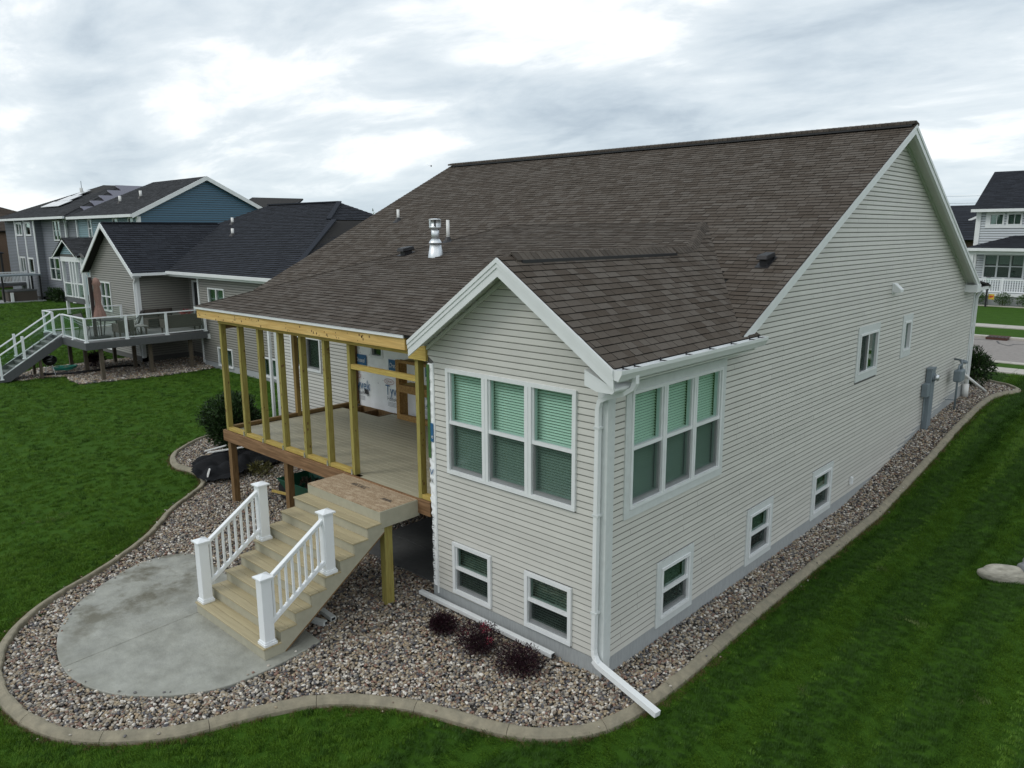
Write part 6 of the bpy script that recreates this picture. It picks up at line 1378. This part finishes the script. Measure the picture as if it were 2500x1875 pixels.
# house beyond, far right gap
n6 = thing('house', 'dark-roofed house glimpsed between the beige gable and the pale grey house', 'house', (-14, 82, 1)); obj('wall', MB().box(-26, -9, 80, 95, .5, 5.2), M['sid_brown'], n6)
roofset(n6, [([(-28, 79, 5.0), (-9, 79, 5.0), (-9, 80.6, 6.9), (-28, 80.6, 6.9)], (1, 0, 0)), ([(-24, 82, 6.8), (-11, 82, 6.8), (-11, 87, 9.0), (-14.5, 86, 8.3), (-19, 86, 8.1)], (1, 0, 0))], M['sh_blue'], M['roofbase'], e=.3, wmin=.5, wmax=1)
obj('rake_board', MB().beam((-14.1, 81.8, 6.9), (-12.9, 81.8, 7.5), .1, .2), M['white'], n6)
for (z0, z1, w) in ((11.98, 11.82, 'upper'), (10.73, 10.59, 'lower')): tag(obj('power_line', MB().tube([(-90, 150, z0+1.5), (-60, 150, z0+.5), (-30, 150, z1), (0, 150, z1), (40, 150, z1+.4)], .022, 5), M['black']), f'{w} of two thin power lines crossing the sky at the right', 'power line')
# distant trees
def tree(x, y, z, h, w, lab, grp=None, leaf=.5, n=900):
    t = thing('tree', lab, 'tree', (x, y, z), grp); obj('trunk', MB().tube([(x, y, z-.2), (x+.1, y, z+h*.35), (x, y, z+h*.75)], [w*.07, w*.05, w*.02], 6), M['stem'], t)
    br = MB()
    for k in range(6): a = k*1.05; br.tube([(x, y, z+h*(.3+.06*k)), (x+w*.4*math.cos(a), y+w*.4*math.sin(a), z+h*(.5+.06*k))], [w*.03, w*.01], 5)
    obj('branches', br, M['stem'], t); obj('crown', foliage((x, y, z+h*.62), (w*.5, w*.5, h*.38), n, leaf, lumps=12, shape=.5), M['leaf_mid'], t)
for i, (x, y, h, w) in enumerate(((-150, 20, 9, 9), (-162, 34, 10, 11), (-140, 8, 8, 8), (-175, 50, 11, 12))): tree(x, y, 0, h, w, ('distant green tree, nearest of four behind the slate house', 'distant green tree, second of four from the left edge', 'shortest distant green tree at the left edge', 'tallest and farthest distant green tree behind the slate house')[i], 'distant trees on the left', .6, 1100)
for i, (x, y, h, w) in enumerate(((-186, 118, 14, 7), (-166, 120, 11.5, 6), (-192, 124, 13.8, 5))): tree(x, y, 0, h, w, ('broad distant tree top over the charcoal roof ridge', 'low distant tree top beside the hip of the charcoal roof', 'narrow distant tree top left of the broad one over the charcoal roof')[i], 'distant tree tops behind the charcoal roof', .5, 500)
fw = MB()
for k in range(260): a = R(150-180*k/260*1.25+20); d_ = 420+60*math.sin(k*.7); x, y = d_*math.cos(a), d_*math.sin(a); q = foliage((x, y, 2.2), (7, 7, 3.2+1.2*math.sin(k*1.9)), 26, 2.2, lumps=4); fw.add(q)
obj('distant_treeline', fw, M['leaf_green'], kind='stuff', label='dark distant tree line along the horizon')

# ================================================================== GRASS
blade_src = []; TUFTS = []
for k in range(4):
    q = MB()
    for i in range(30):
        r_, a = .072*math.sqrt(random.random()), random.random()*6.28; x, y = r_*math.cos(a), r_*math.sin(a); h = random.uniform(.036, .054); b = random.random()*6.28; lean = random.uniform(.1, .5); w = random.uniform(.0020, .0032)
        dx, dy = math.cos(b), math.sin(b); px, py = -dy*w, dx*w
        m_ = (x+dx*h*lean*.35, y+dy*h*lean*.35, h*.6); t_ = (x+dx*h*lean, y+dy*h*lean, h*(1-.25*lean))
        b0 = len(q.v); q.v += [(x-px, y-py, 0), (x+px, y+py, 0), (m_[0]+px*.8, m_[1]+py*.8, m_[2]), (m_[0]-px*.8, m_[1]-py*.8, m_[2]), t_]; q.f += [(b0, b0+1, b0+2, b0+3), (b0+3, b0+2, b0+4)]
    TUFTS.append(q); blade_src.append(source('grass_tuft', q, M['grass']))
def grass_pts():
    out_ = []
    def add(x0, x1, y0, y1, dens): n = int((x1-x0)*(y1-y0)*dens); out_.append(scatter_xy(x0, x1, y0, y1, n))
    add(-11, 9, -7.5, 24, 250); add(-48, -11, -9, 20, 85); add(-82, -48, -9, 16, 40)
    P = np.vstack(out_)
    # keep what the picture (and a step to its side) can see
    d = np.c_[P[:, 0]-CP[0], P[:, 1]-CP[1], np.full(len(P), -CP[2])]; f_ = np.array(_f); r_ = np.array(_r); u_ = np.array(_u)
    zc_ = d@f_; u2 = (d@r_)/np.maximum(zc_, .1); v2 = (d@u_)/np.maximum(zc_, .1)
    k = (zc_ > .5) & (np.abs(u2) < .80) & (v2 > -.66)
    P = P[k]
    EO_ = EP[::3]; BO = [tuple(p) for p in (EP-NRM*.01)[::3]]+[(-14.5, 3.6), (-3, 3.6), (-.05, 3.6), (-.05, 19.3), (-1.2, 22.0)]
    k = ~inside(P, BO); k &= ~((P[:, 0] > -14.6) & (P[:, 0] < .0) & (P[:, 1] > 3.5)); k &= ~((P[:, 0] < -20.9) & (P[:, 0] > -38.0) & (P[:, 1] > 8.1)); k &= ~((P[:, 0] < -49) & (P[:, 1] > 13.9)); k &= ~((P[:, 0] < -73.8) & (P[:, 1] > 10.5)); k &= ~inside(P, NB); k &= P[:, 1] < 23.9
    dist = np.hypot(P[:, 0]-CP[0], P[:, 1]-CP[1]); k &= rng.random(len(P)) < np.clip(1.5-dist/28, .35, 1)
    return P[k]
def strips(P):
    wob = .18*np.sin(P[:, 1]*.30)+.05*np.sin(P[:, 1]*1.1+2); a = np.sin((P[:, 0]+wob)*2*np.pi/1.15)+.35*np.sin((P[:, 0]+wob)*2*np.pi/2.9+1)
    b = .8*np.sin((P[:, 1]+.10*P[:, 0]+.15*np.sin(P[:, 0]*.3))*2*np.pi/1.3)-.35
    return np.where(P[:, 0] > -1.5, 1/(1+np.exp(-(a+.35)*6.0)), .10+.26/(1+np.exp(-b*4.0)))  # right lawn takes more of the shaded copy, its dimness painted in
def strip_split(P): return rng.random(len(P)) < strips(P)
GP = grass_pts(); n_ = len(GP); gz = np.array([G(x, y) for x, y in GP])-.062; ds_ = np.hypot(GP[:, 0]-CP[0], GP[:, 1]-CP[1])
gs = rng.uniform(.9, 1.12, n_)*(1+np.clip((ds_-14)/40, 0, .9))
# mowing passes: blades lean one way, then the other, in strips along the house
strip_w = .55; ph_ = np.floor(GP[:, 0]/strip_w+.35*np.sin(GP[:, 1]*.5)*.3).astype(int) % 2
tilt = np.where(GP[:, 0] > -1, np.where(ph_ == 0, .62, -.62), np.where(np.floor(GP[:, 1]/.6).astype(int) % 2 == 0, .25, -.25))
tuft = np.c_[-tilt+rng.normal(0, .10, n_), rng.normal(0, .12, n_), rng.uniform(-.5, .5, n_)]
dk = strip_split(GP); tuft2 = [source('grass_tuft_shaded', q_, M['grass_shaded']) for q_ in TUFTS]  # stripe shading comes from this second, darker grass colour
gsc = np.c_[gs, gs, gs*rng.uniform(.85, 1.15, n_)]; G3 = np.c_[GP, gz]
tag(instancer('grass', G3[~dk], tuft[~dk], gsc[~dk], blade_src), 'paler mown strips of the green lawn', None, None, 'stuff')
tag(instancer('grass', G3[dk], tuft[dk], gsc[dk], tuft2), 'mown strips of the green lawn with the shade of leaning blades painted in', None, None, 'stuff')
# dry blades along the kerb and a few pale weeds in the lawn
M['dry'] = mat('dry_grass_blade', (0.20, 0.155, 0.06), 0.7, instance=True, rnd=.3, rnd_col=(0.12, 0.075, 0.035)); M['weed'] = mat('pale_weed_blade', (0.12, 0.17, 0.045), 0.6, instance=True, rnd=.3)
ii = rng.integers(0, len(EP), 2600); off = -rng.gamma(1.6, .022, 2600)+.012; DP = EP[ii]+NRM[ii]*off[:, None]+rng.normal(0, .01, (2600, 2)); DP = DP[rng.random(2600) < .35+.4*np.sin(ii*.13)**2]; nd_ = len(DP)
tag(instancer('dry_grass', np.c_[DP, np.array([G(x, y) for x, y in DP])-.06], np.c_[rng.normal(0, .2, nd_), rng.normal(0, .2, nd_), rng.uniform(0, 6, nd_)], np.c_[rng.uniform(.5, .9, nd_), rng.uniform(.5, .9, nd_), rng.uniform(.6, 1.0, nd_)], [source('dry_tuft', q_, M['dry']) for q_ in TUFTS]), 'thin line of dry brown grass along the kerb edging', None, None, 'stuff')
WP = np.vstack([c_+rng.normal(0, sp_, (k_, 2)) for c_, sp_, k_ in ((np.array((1.55, -2.1)), .10, 14), (np.array((2.0, -1.75)), .07, 8), (np.array((2.7, 4.6)), .09, 9), (np.array((2.2, 1.6)), .05, 4), (np.array((3.2, .4)), .12, 8), (np.array((1.7, 6.3)), .06, 4), (np.array((.2, -2.9)), .15, 6), (np.array((-12.5, -3.0)), .2, 8), (np.array((-18, 1.0)), .3, 10), (np.array((3.9, 3.0)), .1, 5))]); nw_ = len(WP)
tag(instancer('pale_weeds', np.c_[WP, np.array([G(x, y) for x, y in WP])-.055], np.c_[rng.normal(0, .3, nw_), rng.normal(0, .3, nw_), rng.uniform(0, 6, nw_)], np.c_[rng.uniform(.8, 1.2, nw_), rng.uniform(.8, 1.2, nw_), rng.uniform(.9, 1.2, nw_)], [source('weed_tuft', q_, M['weed']) for q_ in TUFTS]), 'scattered pale weed tufts in the mown lawn', None, None, 'stuff')
# stray pebbles on the patio, the kerb and the lawn edge
SP_ = np.vstack([np.array(PAT)[rng.integers(0, len(PAT), 26)]*.97+np.array((-6, -3.4))*.03, (EP+NRM*.06)[rng.integers(0, len(EP), 40)], (EP-NRM*.06)[rng.integers(0, len(EP), 30)]]); ns_ = len(SP_); zz_ = np.r_[np.full(26, .006), np.array([G(x, y)+.03 for x, y in SP_[26:66]]), np.array([G(x, y)-.03 for x, y in SP_[66:]])]
q_ = .019*rng.uniform(.6, 1.2, ns_)
tag(instancer('stray_pebbles', np.c_[SP_, zz_], np.c_[rng.normal(0, .2, ns_), rng.normal(0, .2, ns_), rng.uniform(0, 6, ns_)], np.c_[q_*1.2, q_, q_*.65], stone_src), 'few stray pebbles on patio edge and kerb', None, None, 'stuff')
print('GRASS', n_, 'GRAVEL', len(A_))
